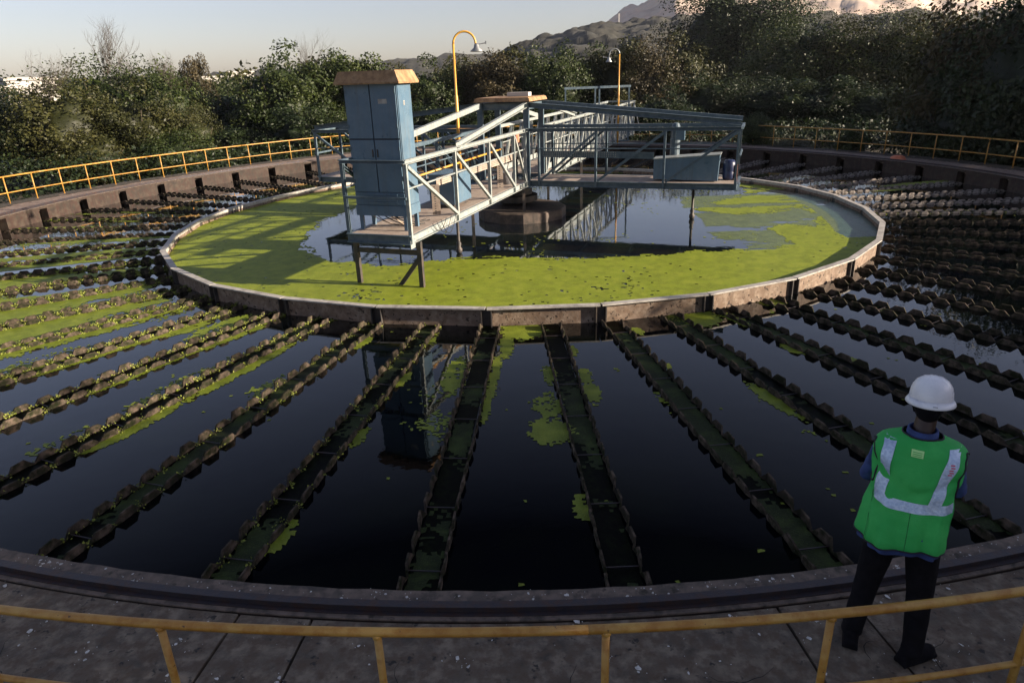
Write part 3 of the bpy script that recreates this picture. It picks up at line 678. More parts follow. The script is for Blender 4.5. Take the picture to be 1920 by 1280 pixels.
arm(0, 0.7, 7.72, NL, NR, [0.86, 1.78, 3.55, 5.50, 7.68], M['steel'], M['steelw'], (6.6, 5.3), 2.17, M['steelw'])
arm(1, 0.55, 6.02, SB0, SB1, [0.85, 2.42, 4.2, 5.98], M['steel'], M['steel'], (6.0, 6.0), 2.24, M['steel'])
arm(3, 0.85, 6.25, -0.66, 0.68, [1.1, 2.6, 4.4, 6.2], M['steel'], M['steel'], (6.2, 6.2), 2.2, M['steel'])
# long access arm to the far walkway
pd = [0.9 + 0.98 * i for i in range(16)]
arm(2, 0.75, 15.9, -0.55, 0.80, pd, M['steelw'], M['steelw'], (4.5, 4.5), 2.17, M['steelw'])
for n_ in (-0.55, 0.80):
    for s_ in pd[1::2]:
        part('outrigger', M['steelw'], lambda mb: mb.beam(W(2, s_, n_, ZT), W(2, s_ + .15, n_ + (0.32 if n_ > 0 else -.32), ZB), 0.045, 0.045))
    part('toe_board', M['steelw'], lambda mb: mb.beam(W(2, .9, n_ * .92, 0.9), W(2, 15.8, n_ * .92, 0.9), 0.012, 0.16))
# legs at the end of the cabinet arm and supports near the centre
for n_ in (-0.80, 0.58):
    part('leg', M['dark'], lambda mb: mb.chan(W(0, 7.5, n_, -1.6), W(0, 7.5, n_, 0.62), 0.09, 0.08, 0.014, up=W(0, 1, 0) - W(0, 0, 0)))
part('leg_tie', M['dark'], lambda mb: mb.beam(W(0, 7.5, -.8, .40), W(0, 7.5, .58, .40), 0.06, 0.09))
part('leg_brace', M['dark'], lambda mb: mb.beam(W(0, 7.46, .56, .30), W(0, 7.46, -.5, -1.0), 0.05, 0.08))
for s_, n_ in ((1.15, 0.55), (2.0, -.62)):
    part('leg', M['dark'], lambda mb: mb.beam(W(0, s_, n_, -1.6), W(0, s_, n_, .62), 0.08, 0.08))
for k, s_ in ((2, 5.5), (2, 10.2)):
    for n_ in (-.5, .75): part('leg', M['dark'], lambda mb: mb.beam(W(k, s_, n_, -1.7), W(k, s_, n_, .62), 0.09, 0.09))
part('slew_ring', M['dark'], lambda mb: mb.lathe([(0.52, 0), (0.60, .04), (0.60, .2), (0.45, .22), (0.45, .46), (0.62, .48), (0.62, .54)], (CX - .05, CY, 0.07), 20))
part('gusset', M['steelw'], lambda mb: mb.box(W(0, 7.62, NR, .60), (.22, .02, .16), A0))
# bolts along the mast feet
for k, s_, n_ in mast: part('foot_plate', M['steel'], lambda mb: mb.box(W(k, s_, n_, .60), (.3, .26, .03), A0))

# gantry frame over the access arm
gan = empty('gantry', W(2, 10, 0, 0.7)); tag(gan, 'thin dark goalpost frame rising above the far access arm beside the small lamp', 'frame')
go = Vector(gan.location)
for s_, n_ in ((9.8, 1.25), (10.4, .15), (10.6, 0.02), (11.2, -1.1)):
    mb = MB(go); mb.beam(W(2, s_, n_, .7), W(2, s_, n_, 2.86), .06, .06); mb.build('frame_post', M['steel'], gan)
mb = MB(go); mb.beam(W(2, 9.8, 1.3, 2.89), W(2, 11.25, -1.15, 2.89), .07, .09); mb.build('crossbar', M['steel'], gan)
mb = MB(go); mb.beam(W(2, 9.8, 1.3, .72), W(2, 11.25, -1.15, .72), .07, .06); mb.build('sill_bar', M['steel'], gan)

# centre pier
pier = MB((CX, CY, -1.6)); pc = W(0, .35, .22)
pier.lathe([(1.25, -1.6), (1.25, -0.03), (1.21, .0)], (pc.x, pc.y, 0), 12); M['wetstone'] = mat('wet_dark_concrete', (0.05, 0.038, 0.03), 0.7, var=((0.025, 0.02, 0.016), (0.09, 0.065, 0.05)), scale=2.5, bump=.6, bscale=15, streak=(0.02, 0.015, 0.012), sstr=.8); o = pier.build('pier', M['wetstone'])
tag(o, 'squat faceted concrete pier in the pool under the middle of the bridge', 'pier')

# white tray box on the portal roof
o = MB(W(0, .1, -.1, 2.93)); o.box(W(0, -.15, .05, 2.99), (.28, .62, .10), A0); o = o.build('junction_box', M['bwall'])
tag(o, 'small white box lying on the ochre roof over the bridge centre', 'box')

# ---------------------------------------------------------------- cabinet
cs, cn = 7.08, -0.24; cab = empty('control_cabinet', W(0, cs, cn, ZF)); co = Vector(cab.location)
tag(cab, 'tall blue two-door steel cabinet with ochre roof at the near end of the bridge', 'cabinet')
ux = (W(0, 1, 0) - W(0, 0, 0)); uy = (W(0, 0, 1) - W(0, 0, 0)); uz = Vector((0, 0, 1))
def cp(s_, n_, z): return co + ux * s_ + uy * n_ + uz * z
def cbox(nm, m, s0, s1, n0, n1, z0, z1, taper=1.0, parent=None, org=None):
    mb = MB(co if org is None else org); mb.box(cp((s0 + s1) / 2, (n0 + n1) / 2, (z0 + z1) / 2), (s1 - s0, n1 - n0, z1 - z0), A0, taper)
    return mb.build(nm, m, parent or cab)
D, Wd = 0.27, 0.54
cbox('body', M['cab'], -D, D, -Wd, Wd, 0.48, 2.70)
cbox('plinth', M['cab'], -D - .01, D + .012, -Wd - .012, Wd + .01, 0.28, 0.475)
for i in range(5): cbox('louvre', M['cab'], D + .012, D + .03, -Wd + .25, Wd - .16, 0.53 + i * .037, 0.55 + i * .037)
cbox('louvre_panel', M['cab'], D + .001, D + .011, -Wd + .02, Wd - .02, 0.50, 0.71)
for sg in (-1, 1):
    n0, n1 = (-Wd + .02, -.011) if sg < 0 else (.011, Wd - .02)
    cbox('lower_door', M['cab'], D + .004, D + .022, n0, n1, 0.74, 1.69)
    d_ = cbox('upper_door', M['cab'], D + .004, D + .022, n0, n1, 1.715, 2.675)
    mb = MB(co); mb.box(cp(D + .03, sg * .05, 1.45), (.02, .02, .14), A0); hnd = mb.build('handle', M['dark'], cab)
for sg in (-1, 1):
    for q in (-1, 1): cbox('cabinet_foot', M['cab'], q * (D - .05) - .03, q * (D - .05) + .03, sg * (Wd - .06) - .035, sg * (Wd - .06) + .035, 0.0, 0.28)
cbox('side_panel', M['cab'], -D + .02, D - .02, Wd + .001, Wd + .014, 0.76, 2.66)
cbox('sticker', M['flange'], .02, .07, Wd + .015, Wd + .017, 2.28, 2.36)
for i in range(3): cbox('sticker_print', M['ink'], .025, .065, Wd + .018, Wd + .019, 2.29 + i * .022, 2.30 + i * .022)
cbox('gasket', M['piping'], D + .0005, D + .003, -Wd + .01, Wd - .01, 0.73, 2.69)
for z_ in (.9, 1.5, 1.9, 2.5):
    for sg in (-1, 1): cbox('hinge', M['steel'], D + .023, D + .034, sg * (Wd - .035) - .012, sg * (Wd - .035) + .012, z_, z_ + .07)
cbox('name_plate', M['flange'], D + .0225, D + .026, .16, .34, 2.32, 2.40)
cr = cbox('cabinet_roof', M['roof'], -D - .13, D + .13, -Wd - .13, Wd + .13, 2.68, 2.88, 0.86)
cbox('roof_lip', M['roof'], -D - .125, D + .125, -Wd - .125, Wd + .125, 2.655, 2.679)
for i in range(9):     # bundle of cables dropping out of the cabinet to the arm
    r = random.Random(i); p0 = cp(r.uniform(-.1, .2), -.35 + .12 * i * .7, .30); p3 = cp(r.uniform(-.9, -.3), r.uniform(.2, .62), -.0)
    mid = (p0 + p3) / 2 + Vector((r.uniform(-.1, .1), r.uniform(-.1, .1), -.22 + r.uniform(-.02, .05)))
    pts = [p0 * (1 - t) ** 2 + mid * 2 * t * (1 - t) + p3 * t * t for t in [j / 8 for j in range(9)]]
    for p in pts: p.z = max(p.z, ZF + .012)
    mb = MB(co); mb.tube(pts, .008 + .003 * (i % 2), 5); mb.build('cable', M['cable2'] if i % 3 == 0 else M['cable'], cab, True)
for i in range(3):     # loops hanging over the arm's outer edge
    r = random.Random(50 + i); a_ = cp(-.25 - .2 * i, .80, .05); b_ = cp(-.9 - .25 * i, .80, .04)
    pts = [a_.lerp(b_, t) + Vector((0, 0, -(.20 + .07 * i) * 4 * t * (1 - t))) for t in [j / 10 for j in range(11)]]
    mb = MB(co); mb.tube(pts, .007, 5); mb.build('cable', M['cable'], cab, True)

# ---------------------------------------------------------------- small equipment on the bridge
def simple(name, loc, label, cat, builds, group=None):
    e = empty(name, loc); tag(e, label, cat, group)
    for nm, m, fn, sm in builds:
        mb = MB(loc); fn(mb); mb.build(nm, m, e, sm)
    return e
# drive box with mixer behind right truss of the cabinet arm
p = W(0, 4.55, -.05, ZF)
simple('drive_box', p, 'knee-high pale blue drive box on the cabinet arm behind the truss', 'box', [
    ('casing', M['cab'], lambda mb: mb.box(p + Vector((0, 0, .40)), (.95, .60, .62), A0), False),
    ('lid', M['cab'], lambda mb: mb.box(p + Vector((0, 0, .725)), (.99, .64, .03), A0), False),
    ('skid', M['dark'], lambda mb: mb.box(p + Vector((0, 0, .045)), (.8, .5, .09), A0), False)])
# perforated cable tray bending down on the cabinet arm
tray = empty('cable_tray', W(0, 5.3, .25, ZF)); to = Vector(tray.location)
tag(tray, 'pale perforated cable tray running along the cabinet arm and bending down', 'cable tray')
def traypart(p0, p1, wd):
    mb = MB(to); mb.beam(p0, p1, .012, wd); o = mb.build('tray_section', M['floor'], tray)
    d = (Vector(p1) - Vector(p0)); L = d.length; d.normalize(); sd = d.cross(Vector((0, 0, 1)))
    if sd.length < .1: sd = uy.copy()
    sd.normalize(); up = sd.cross(d)
    hb = MB(to); m = int(L / .05)
    for i in range(m):
        for q in (-.3, 0, .3):
            c = Vector(p0) + d * (.03 + i * .05) + up * q * wd * .8
            for s_ in (-1, 1): hb.beam(c + sd * s_ * .0075 - d * .009, c + sd * s_ * .0075 + d * .009, .002, .016)
    ho = hb.build('perforation', M['ink'], tray); ho['kind'] = 'stuff'
traypart(W(0, 5.75, .18, 1.46), W(0, .95, .30, 1.46), .17)
traypart(W(0, 5.82, .18, .80), W(0, 5.82, .18, 1.42), .17)
traypart(W(0, 2.2, .28, .80), W(0, 2.2, .28, 1.36), .15)
# loose yellow handrail pipe
mb = MB(W(0, 6.2, .1, 1.7)); mb.tube([W(0, 6.5, .05, 1.66), W(0, 1.6, .12, 1.70)], .022, 8); mb.tube([W(0, 4.0, .08, ZF), W(0, 4.0, .08, 1.68)], .018, 6)
tag(mb.build('pipe_rail', M['yellow2'], None, True), 'yellow handrail pipe lying along the inside of the cabinet arm truss', 'handrail')
# grey drum
p = W(0, 1.35, .12, ZF)
simple('drum', p, 'short grey drum on the arm floor beside the central mast', 'drum', [
    ('shell', M['bucketgrey'], lambda mb: mb.lathe([(.17, 0), (.17, .30), (.175, .31), (.15, .312)], p, 16), True),
    ('rim', M['grey'], lambda mb: mb.lathe([(.18, .295), (.183, .315), (.175, .32)], p, 16), False)])
# mixers
def mixer(k, s_, n_, label, col, plain=False):
    p = W(k, s_, n_, ZF)
    e = simple('mixer', p, label, 'mixer', [
        ('shaft', M['dark'], lambda mb: mb.tube([W(k, s_, n_, -1.5), W(k, s_, n_, .72)], .035, 8), True),
        ('flange', M['dark'], lambda mb: mb.lathe([(.05, -.28), (.075, -.24), (.075, -.17), (.045, -.13), (.06, -.05), (.035, 0)], W(k, s_, n_, 0), 10), True),
        ('bearing', M['dark'], lambda mb: mb.lathe([(.10, .5), (.12, .53), (.12, .60)], W(k, s_, n_, 0), 10), True)])
    return e, p
mixer(0, 4.84, .2, 'dark mixer shaft dropping from the cabinet arm into the water', 0)
e, p = mixer(1, 4.92, 0, 'mixer with upright grey motor and shaft on the right arm', 0)
for nm, m, fn in (('motor', M['steel'], lambda mb: mb.lathe([(.10, .55), (.13, .57), (.13, 1.0), (.11, 1.02), (.11, 1.34), (.08, 1.40), (0.02, 1.42)], W(1, 4.35, .25, ZF), 14)),
                  ('gearbox', M['dark'], lambda mb: mb.box(W(1, 4.35, .25, ZF + .42), (.34, .30, .30), A0 + math.pi / 2)),
                  ('terminal_box', M['cab'], lambda mb: mb.box(W(1, 4.50, .05, ZF + 1.15), (.22, .16, .30), A0 + math.pi / 2))):
    mb = MB(p); fn(mb); mb.build(nm, m, e)
mixer(3, 4.9, 0, 'dark mixer shaft under the far left arm', 0)
p = W(1, 4.75, -.12, ZF)
simple('drive_housing', p, 'long sloping grey-blue drive housing on the floor of the right arm', 'housing', [
    ('casing', M['cab'], lambda mb: mb.add([p + (W(1, a, b) - W(1, 0, 0)) + uz * z for a, b, z in ((-.85, -.28, .05), (.78, -.28, .02), (.78, .28, .02), (-.85, .28, .05), (-.85, -.28, .54), (.80, -.28, .66), (.80, .28, .66), (-.85, .28, .54))],
        [(0, 3, 2, 1), (4, 5, 6, 7), (0, 1, 5, 4), (1, 2, 6, 5), (2, 3, 7, 6), (3, 0, 4, 7)]), False),
    ('lid', M['steelw'], lambda mb: mb.add([p + (W(1, a, b) - W(1, 0, 0)) + uz * z for a, b, z in ((-.87, -.30, .545), (.82, -.30, .665), (.82, .30, .665), (-.87, .30, .545), (-.87, -.30, .57), (.82, -.30, .69), (.82, .30, .69), (-.87, .30, .57))],
        [(0, 3, 2, 1), (4, 5, 6, 7), (0, 1, 5, 4), (1, 2, 6, 5), (2, 3, 7, 6), (3, 0, 4, 7)]), False)])
p = W(1, 5.78, .05, ZF)
simple('barrel', p, 'dark blue plastic barrel at the outer end of the right arm', 'barrel', [
    ('shell', M['dkblue'], lambda mb: mb.lathe([(.13, 0), (.155, .05), (.16, .2), (.15, .22), (.16, .25), (.155, .42), (.12, .50), (.05, .51)], p, 16), True),
    ('collar', M['orange'], lambda mb: mb.box(p + ux * -.0 + (W(1, .19, 0) - W(1, 0, 0)) + uz * .2, (.03, .2, .38), A0 + math.pi / 2), False)])
tray2 = empty('cable_tray', W(1, 1.5, -.4, 1.4)); to = Vector(tray2.location); tray = tray2
tag(tray2, 'dark perforated cable tray along the near side of the right arm', 'cable tray')
mb = MB(to); mb.beam(W(1, .8, -.42, 1.45), W(1, 3.9, -.42, 1.42), .012, .17); mb.build('tray_section', M['steel'], tray2)
hb = MB(to)
for i in range(34):
    for q in (-.05, 0, .05): hb.beam(W(1, .9 + i * .06, -.429, 1.445 + q), W(1, .925 + i * .06, -.429, 1.445 + q), .002, .02)
hb.build('perforation', M['flange'], tray2)['kind'] = 'stuff'
p = W(2, 2.6, -.2, ZF)
simple('panel_box', p, 'white control panel box standing on the access arm behind the masts', 'panel box', [
    ('casing', M['steelw'], lambda mb: mb.box(p + uz * .62, (.25, .5, .75), A0), False),
    ('stand', M['steel'], lambda mb: mb.box(p + uz * .12, (.1, .4, .25), A0), False)])
p = W(2, .2, .1, ZF)
simple('valve', p, 'thin valve post with small orange head behind the front central mast', 'valve', [
    ('stem', M['steel'], lambda mb: mb.lathe([(.03, .0), (.03, .92), (.05, .93)], p, 10), True),
    ('wheel', M['orange'], lambda mb: mb.lathe([(.09, .93), (.09, 1.16), (.04, 1.18)], p, 12), False)])

# lamp posts
def lamp(p, ztop, rad, az, label, pole_r, hz, hr=0.13):
    e = empty('lamp_post', p); tag(e, label, 'lamp post')
    mb = MB(p); mid = p.z + (ztop - p.z) * .62
    mb.tube([p, (p.x, p.y, mid), (p.x, p.y, mid + .02), (p.x, p.y, ztop - rad)], [pole_r, pole_r, pole_r * .72, pole_r * .7], 8); mb.build('pole', M['yellow2'], e, True)
    d = Vector((math.cos(az), math.sin(az), 0)); c = Vector((p.x, p.y, ztop - rad)) + d * rad
    pts = [c - d * rad * math.cos(t) + Vector((0, 0, rad * math.sin(t))) for t in [math.pi * j / 12 for j in range(13)]]
    end = pts[-1] + Vector((0, 0, -hz)) + d * .02; pts.append(end)
    mb = MB(p); mb.tube(pts, pole_r * .62, 8); mb.build('gooseneck', M['yellow2'] if pole_r > .04 else M['grey'], e, True)
    mb = MB(p); mb.lathe([(.03, .02), (.05, -.02), (.06, -.08), (hr, -.15), (hr, -.17), (.05, -.175)], end, 14, 1.2, 1)
    hd = mb.build('lamp_head', M['grey'], e, True)
    mb = MB(p); mb.tube([end + Vector((0, 0, -.01)), end + d * .22 + Vector((0, 0, .02))], .012, 5); mb.box(end + d * .23 + Vector((0, 0, .03)), (.03, .03, .07)); mb.build('bracket', M['grey'], hd)
    return e
lamp(W(0, 2.1, -.86, .62), 4.52, .275, math.radians(0), 'near yellow gooseneck lamp post rising from the bridge beside the cabinet', .042, .02)
lamp(W(2, 10.6, -.78, .62), 4.32, .20, math.radians(180), 'far thin yellow gooseneck lamp post on the access arm', .036, .12, .1)

# orange dome on the far right walkway
p = Vector((14.89, 26.56, 0.0))
simple('basin', p, 'upturned orange basin lying on the far right walkway', 'basin', [
    ('bowl', M['orange'], lambda mb: mb.lathe([(.30, 0), (.30, .03), (.27, .05), (.24, .12), (.14, .165), (.05, .17)], p, 18), True)])

# ================================================================= BIRD DROPPINGS
def splats(name, n, a0, a1, rf0, rf1, z, seed, rmin=.004, rmax=.02):
    r = random.Random(seed); mb = MB()
    for i in range(n):
        a = r.uniform(a0, a1); q = r.random(); rad = rf0(a) + (rf1(a) - rf0(a)) * q; c = pol(a, rad, z + r.uniform(0, .002))
        R = rmin + (rmax - rmin) * r.random() ** 3; k = r.randint(6, 10); st = r.uniform(.5, 1); rz = r.uniform(0, TAU); vs = [c]
        for j in range(k):
            t = TAU * j / k; rr = R * r.uniform(.6, 1.3); x = rr * math.cos(t); y = rr * st * math.sin(t)
            vs.append(c + Vector((x * math.cos(rz) - y * math.sin(rz), x * math.sin(rz) + y * math.cos(rz), -.001)))
        mb.add(vs, [(0, j + 1, (j + 1) % k + 1) for j in range(k)])
        if R > .012:
            for j in range(3):
                cc = c + Vector((r.uniform(-.05, .05), r.uniform(-.05, .05), 0)); mb.box((cc.x, cc.y, z + .001), (.005, .004, .002), r.uniform(0, 3))
    return mb.build(name, M['white'])
tag(splats('bird_droppings', 260, 244, 292, lambda a: Redge(a) + .0, lambda a: Redge(a) + .125, .0155, 1, .004, .017), 'white bird droppings spattered along the coping at the water edge', 'bird droppings', kind='stuff')
tag(splats('bird_droppings', 420, 244, 292, lambda a: Redge(a) + .29, lambda a: Rrail(a) + .1, .0065, 2, .003, .024), 'white bird droppings scattered over the dark slabs of the near walkway', 'bird droppings', kind='stuff')
tag(splats('bird_droppings', 260, 120, 190, lambda a: Redge(a) + .0, lambda a: Redge(a) + .9, .0155, 3, .006, .03), 'white bird droppings on the far left walkway', 'bird droppings', kind='stuff')

# ================================================================= PERSON
def capsule(mb, p0, p1, r0, r1, n=12, flat=1.0):
    p0, p1 = Vector(p0), Vector(p1); d = (p1 - p0); L = d.length or 1e-6; d = d / L; pts = []; rr = []
    for i in range(5):
        t = math.pi / 2 * (1 - i / 4); pts.append(p0 - d * r0 * math.sin(t)); rr.append(max(.0008, r0 * math.cos(t)))
    for i in range(1, 5):
        t = math.pi / 2 * i / 4; pts.append(p1 + d * r1 * math.sin(t)); rr.append(max(.0008, r1 * math.cos(t)))
    pts.insert(5, p1 + d * 0.0001); rr.insert(5, r1)
    mb.tube(pts, rr, n)
def ell(mb, c, r, n=16, m=10, rx=0.0):
    vs = []; fs = []
    for i in range(m + 1):
        t = math.pi * i / m
        for k in range(n):
            a = TAU * k / n; v = Vector((r[0] * max(.01, math.sin(t)) * math.cos(a), r[1] * max(.01, math.sin(t)) * math.sin(a), r[2] * math.cos(t)))
            if rx: v = Matrix.Rotation(rx, 3, 'X') @ v
            vs.append(v + Vector(c))
    for i in range(m):
        for k in range(n): k2 = (k + 1) % n; fs.append((i * n + k, (i + 1) * n + k, (i + 1) * n + k2, i * n + k2))
    fs.append(tuple(range(n))); fs.append(tuple(reversed([m * n + k for k in range(n)])))
    mb.add(vs, fs)
def remesh(name, mb, m, vox=0.012, sm=4, fn=None):
    me = mb.mesh(name + '_src'); o = bpy.data.objects.new('tmp', me); COL.objects.link(o)
    md = o.modifiers.new('r', 'REMESH'); md.mode = 'VOXEL'; md.voxel_size = vox
    s_ = o.modifiers.new('s', 'SMOOTH'); s_.iterations = sm; s_.factor = 0.5
    dg = bpy.context.evaluated_depsgraph_get(); dg.update()
    out = bpy.data.meshes.new_from_object(o.evaluated_get(dg)); out.name = name
    bpy.data.objects.remove(o); bpy.data.meshes.remove(me)
    if fn:
        for v in out.vertices: v.co = fn(v.co)
    out.polygons.foreach_set('use_smooth', [True] * len(out.polygons)); out.materials.clear(); out.materials.append(m)
    return out
PX, PY, PZR = 2.30, 3.36, math.radians(-29)
mb = MB()   # whole body, one continuous surface
hip = [(-.095, 0, .93), (.095, 0, .93)]; knee = [(-.135, .035, .50), (.145, .02, .50)]; ank = [(-.175, -.02, .10), (.165, -.035, .10)]
for h_, k_, a_ in zip(hip, knee, ank):
    capsule(mb, h_, k_, .082, .055); capsule(mb, k_, a_, .052, .036); capsule(mb, a_, (a_[0], a_[1] + .13, .045), .04, .032)
ell(mb, (0, 0, .97), (.155, .105, .12)); capsule(mb, (0, .01, .98), (0, .10, 1.30), .11, .10); ell(mb, (0, .09, 1.27), (.160, .085, .18))
capsule(mb, (-.15, .13, 1.41), (.15, .13, 1.41), .055, .055); capsule(mb, (0, .14, 1.43), (.01, .20, 1.57), .060, .056)
ell(mb, (.01, .225, 1.665), (.074, .096, .118), rx=-.25); ell(mb, (.01, .30, 1.60), (.045, .045, .05))
ell(mb, (.01, .322, 1.655), (.014, .022, .026))
for s_ in (-1, 1): ell(mb, (.01 + s_ * .076, .215, 1.655), (.012, .022, .034))
sh = [(-.172, .13, 1.40), (.172, .135, 1.395)]; el = [(-.235, .20, 1.13), (.240, .23, 1.12)]; wr = [(.02, .33, 1.12), (-.03, .37, 1.17)]
for a_, b_, c_ in zip(sh, el, wr): capsule(mb, a_, b_, .048, .038); capsule(mb, b_, c_, .037, .026)
for c_, s_ in zip(wr, (1, -1)):   # palms and fingers resting on the opposite forearm
    pc_ = Vector(c_) + Vector((s_ * .05, .01, .0)); ell(mb, pc_, (.048, .022, .038))
    for j in range(4):
        f0 = pc_ + Vector((s_ * .035, .012, .028 - j * .019)); f1 = f0 + Vector((s_ * (.034 - .004 * abs(j - 1)), .006, -.004)); f2 = f1 + Vector((s_ * .020, -.020, -.004))
        capsule(mb, f0, f1, .0088, .0082, 8); capsule(mb, f1, f2, .0082, .0072, 8)
    t0 = pc_ + Vector((0, .0, .03)); t1 = t0 + Vector((s_ * .02, -.012, .028)); t2 = t1 + Vector((s_ * .022, -.006, .008)); capsule(mb, t0, t1, .0105, .0095, 8); capsule(mb, t1, t2, .0095, .008, 8)
person = link_mesh('person', remesh('body', mb, M['skin'], .0095, 3)); person.location = (PX, PY, 0.004); person.rotation_euler = (0, 0, PZR)
tag(person, 'man seen from behind in white hard hat, green hi-vis vest and black trousers', 'person')
# trousers
mb = MB()
for h_, k_, a_ in zip(hip, knee, ank):
    capsule(mb, h_, k_, .105, .078); capsule(mb, k_, (a_[0], a_[1], .13), .076, .062); ell(mb, (a_[0], a_[1] - .002, .10), (.066, .072, .05))
ell(mb, (0, 0, .95), (.175, .128, .14))
def tro(v):
    v = v.copy(); s_ = .006 * math.sin(v.z * 38 + v.x * 9) * (1 if v.z < .35 else .5) + .005 * noise.noise(v * 9)
    v.x *= 1 + s_ * 1.2; v.y += s_; return v
link_mesh('trousers', remesh('trousers', mb, M['black'], .013, 4, tro), person)
# shoes
for (x, y, z), tw in zip(ank, (.05, -.75)):
    mb = MB(); ct, st_ = math.cos(tw), math.sin(tw)
    q = lambda dx, dy, dz: (x + dx * ct - dy * st_, y + dx * st_ + dy * ct, dz)
    capsule(mb, q(0, -.05, .045), q(0, .15, .036), .046, .040); capsule(mb, q(0, -.04, .05), q(0, -.03, .10), .045, .045); ell(mb, q(0, .13, .035), (.05, .06, .034))
    mb.box(q(0, .05, .012), (.094, .27, .024), tw); so = remesh('shoe', mb, M['black'], .009, 2); link_mesh('shoe', so, person)
# shirt: torso and sleeves
mb = MB(); capsule(mb, (0, .01, .93), (0, .11, 1.28), .13, .095); ell(mb, (0, .005, .92), (.215, .155, .14)); ell(mb, (0, .10, 1.27), (.180, .105, .19))
capsule(mb, (-.15, .13, 1.39), (.15, .13, 1.39), .056, .056)
for a_, b_, c_ in zip(sh, el, wr): capsule(mb, a_, b_, .060, .050); capsule(mb, b_, Vector(b_).lerp(Vector(c_), .9), .050, .038)
def crease(v):
    v = v.copy(); n_ = noise.noise(v * 16) * .006 + noise.noise(v * 34) * .003; v.x += n_; v.y += n_; return v
link_mesh('shirt', remesh('shirt', mb, M['shirt'], .012, 3, crease), person)
# collar
mb = MB()
mb.lathe([(.074, 0), (.086, .005), (.080, .066), (.069, .070), (.066, .03)], (0, .148, 1.452), 20, 1.0, 1.05)
link_mesh('collar', mb.mesh('collar', M['shirt'], True), person)
# hair and hat
mb = MB(); ell(mb, (.01, .203, 1.655), (.080, .100, .112), rx=-.25); link_mesh('hair', remesh('hair', mb, M['black'], .008, 2, lambda v: v + Vector((0, 0, noise.noise(v * 60) * .003))), person)
mb = MB()
for s_ in (-1, 1): ell(mb, (.01 + s_ * .030, .312, 1.672), (.011, .009, .008))
link_mesh('eyes', mb.mesh('eyes', M['hatwhite'], True), person)
hat = empty('hard_hat'); hat.parent = person; hat.location = (.012, .218, 1.684); hat.rotation_euler = (-.16, -.04, .0); hat.scale = (.93, .93, .93)
mb = MB(); n = 40; prof = [(0.122, 0.0), (.123, .02), (.120, .05), (.110, .085), (.090, .115), (.062, .134), (.03, .143), (.004, .145)]; vs = []; fs = []
for r_, z_ in prof:
    for k in range(n):
        a = TAU * k / n; x, y = math.cos(a), math.sin(a)
        bulge = 1 + .016 * sum(math.exp(-((abs(r_ * x) - o_) / .006) ** 2) for o_ in (.012, .048)) * (1 if z_ > .03 else 0)
        vs.append((r_ * x * .98 * bulge, r_ * y * 1.14 * bulge, z_ * bulge))
for i in range(len(prof) - 1):
    for k in range(n): k2 = (k + 1) % n; fs.append((i * n + k, i * n + k2, (i + 1) * n + k2, (i + 1) * n + k))
fs.append(tuple((len(prof) - 1) * n + k for k in range(n))); mb.add(vs, fs)
link_mesh('shell', mb.mesh('shell', M['hatwhite'], True), hat)
mb = MB(); vs = []; prof = [(.119, .002), (.124, .008), (.137, -.012), (.141, -.024), (.137, -.027), (.128, -.015), (.117, -.006)]; m = len(prof)
for r_, z_ in prof:
    for k in range(n):
        a = TAU * k / n; x, y = math.cos(a), math.sin(a); f_ = max(0, y); ex = 1 + .30 * f_ ** 3 * (1 if r_ > .13 else .2)
        vs.append((r_ * x * .99, r_ * y * 1.13 * ex, z_ - .008 * max(0, -y) * (r_ > .13)))
fs = [(i * n + k, i * n + (k + 1) % n, ((i + 1) % m) * n + (k + 1) % n, ((i + 1) % m) * n + k) for i in range(m) for k in range(n)]
mb.add(vs, fs); link_mesh('brim', mb.mesh('brim', M['hatwhite'], True), hat)
mb = MB()
for s_ in (-1, 1):
    for j in range(2): mb.beam((s_ * (.034 + j * .014), -.085 + .004 * j, .103), (s_ * (.040 + j * .014), -.105 + .004 * j, .083), .007, .006)
for j in range(4): mb.box((.01 + j * .006, -.1545 - .002, -.013), (.003, .002, .006))
link_mesh('vent', mb.mesh('vent', M['ink'], False), hat)

# vest: lofted shell, open arm holes edged with black piping
VS = [  # z, cx, cy, a, b
 (.845, -.022, .005, .222, .172), (.90, -.022, .005, .230, .178), (.98, -.015, .02, .228, .170), (1.07, -.006, .045, .222, .156), (1.14, 0, .06, .215, .148),
 (1.22, .002, .078, .216, .143), (1.30, .002, .097, .232, .142), (1.37, .002, .115, .244, .138), (1.42, .002, .127, .236, .126), (1.455, .002, .135, .200, .106), (1.478, .002, .140, .135, .088), (1.49, .002, .146, .098, .084)]
VZ = [v[0] for v in VS]
def vsec(z):
    return [float(np.interp(z, VZ, [v[i] for v in VS])) for i in range(1, 5)]
def vpt(ang, z, off=0.0):
    """ang measured from the back centre, positive to the wearer's right"""
    cx_, cy_, a, b = vsec(z); s_, c_ = math.sin(ang), math.cos(ang); p = .80
    x = a * math.copysign(abs(s_) ** p, s_); y = -b * math.copysign(abs(c_) ** p, c_)
    low = max(0, min(1, (1.25 - z) / .4))
    fold = (.016 * math.sin(ang * 5 + 1.3 + z * 2) + .009 * math.sin(ang * 12 + z * 6)) * low + .005 * math.sin(ang * 4 + z * 31) * (1 - low) + .006 * noise.noise(Vector((ang * 3, z * 14, 1)))
    fold += .010 * math.exp(-((ang + .75 + (1.1 - z) * .5) / .10) ** 2) * low - .008 * math.exp(-((ang - .55) / .12) ** 2) * low
    fold -= .010 * math.exp(-((z - 1.20 - .1 * abs(ang)) / .03) ** 2)
    k = 1 + (fold + off) / math.hypot(x, y)
    zz = z + (.012 * math.sin(ang * 3 + .7) - .018 * math.cos(ang) if z < .9 else 0)
    return Vector((cx_ + x * k, cy_ + y * k, zz))
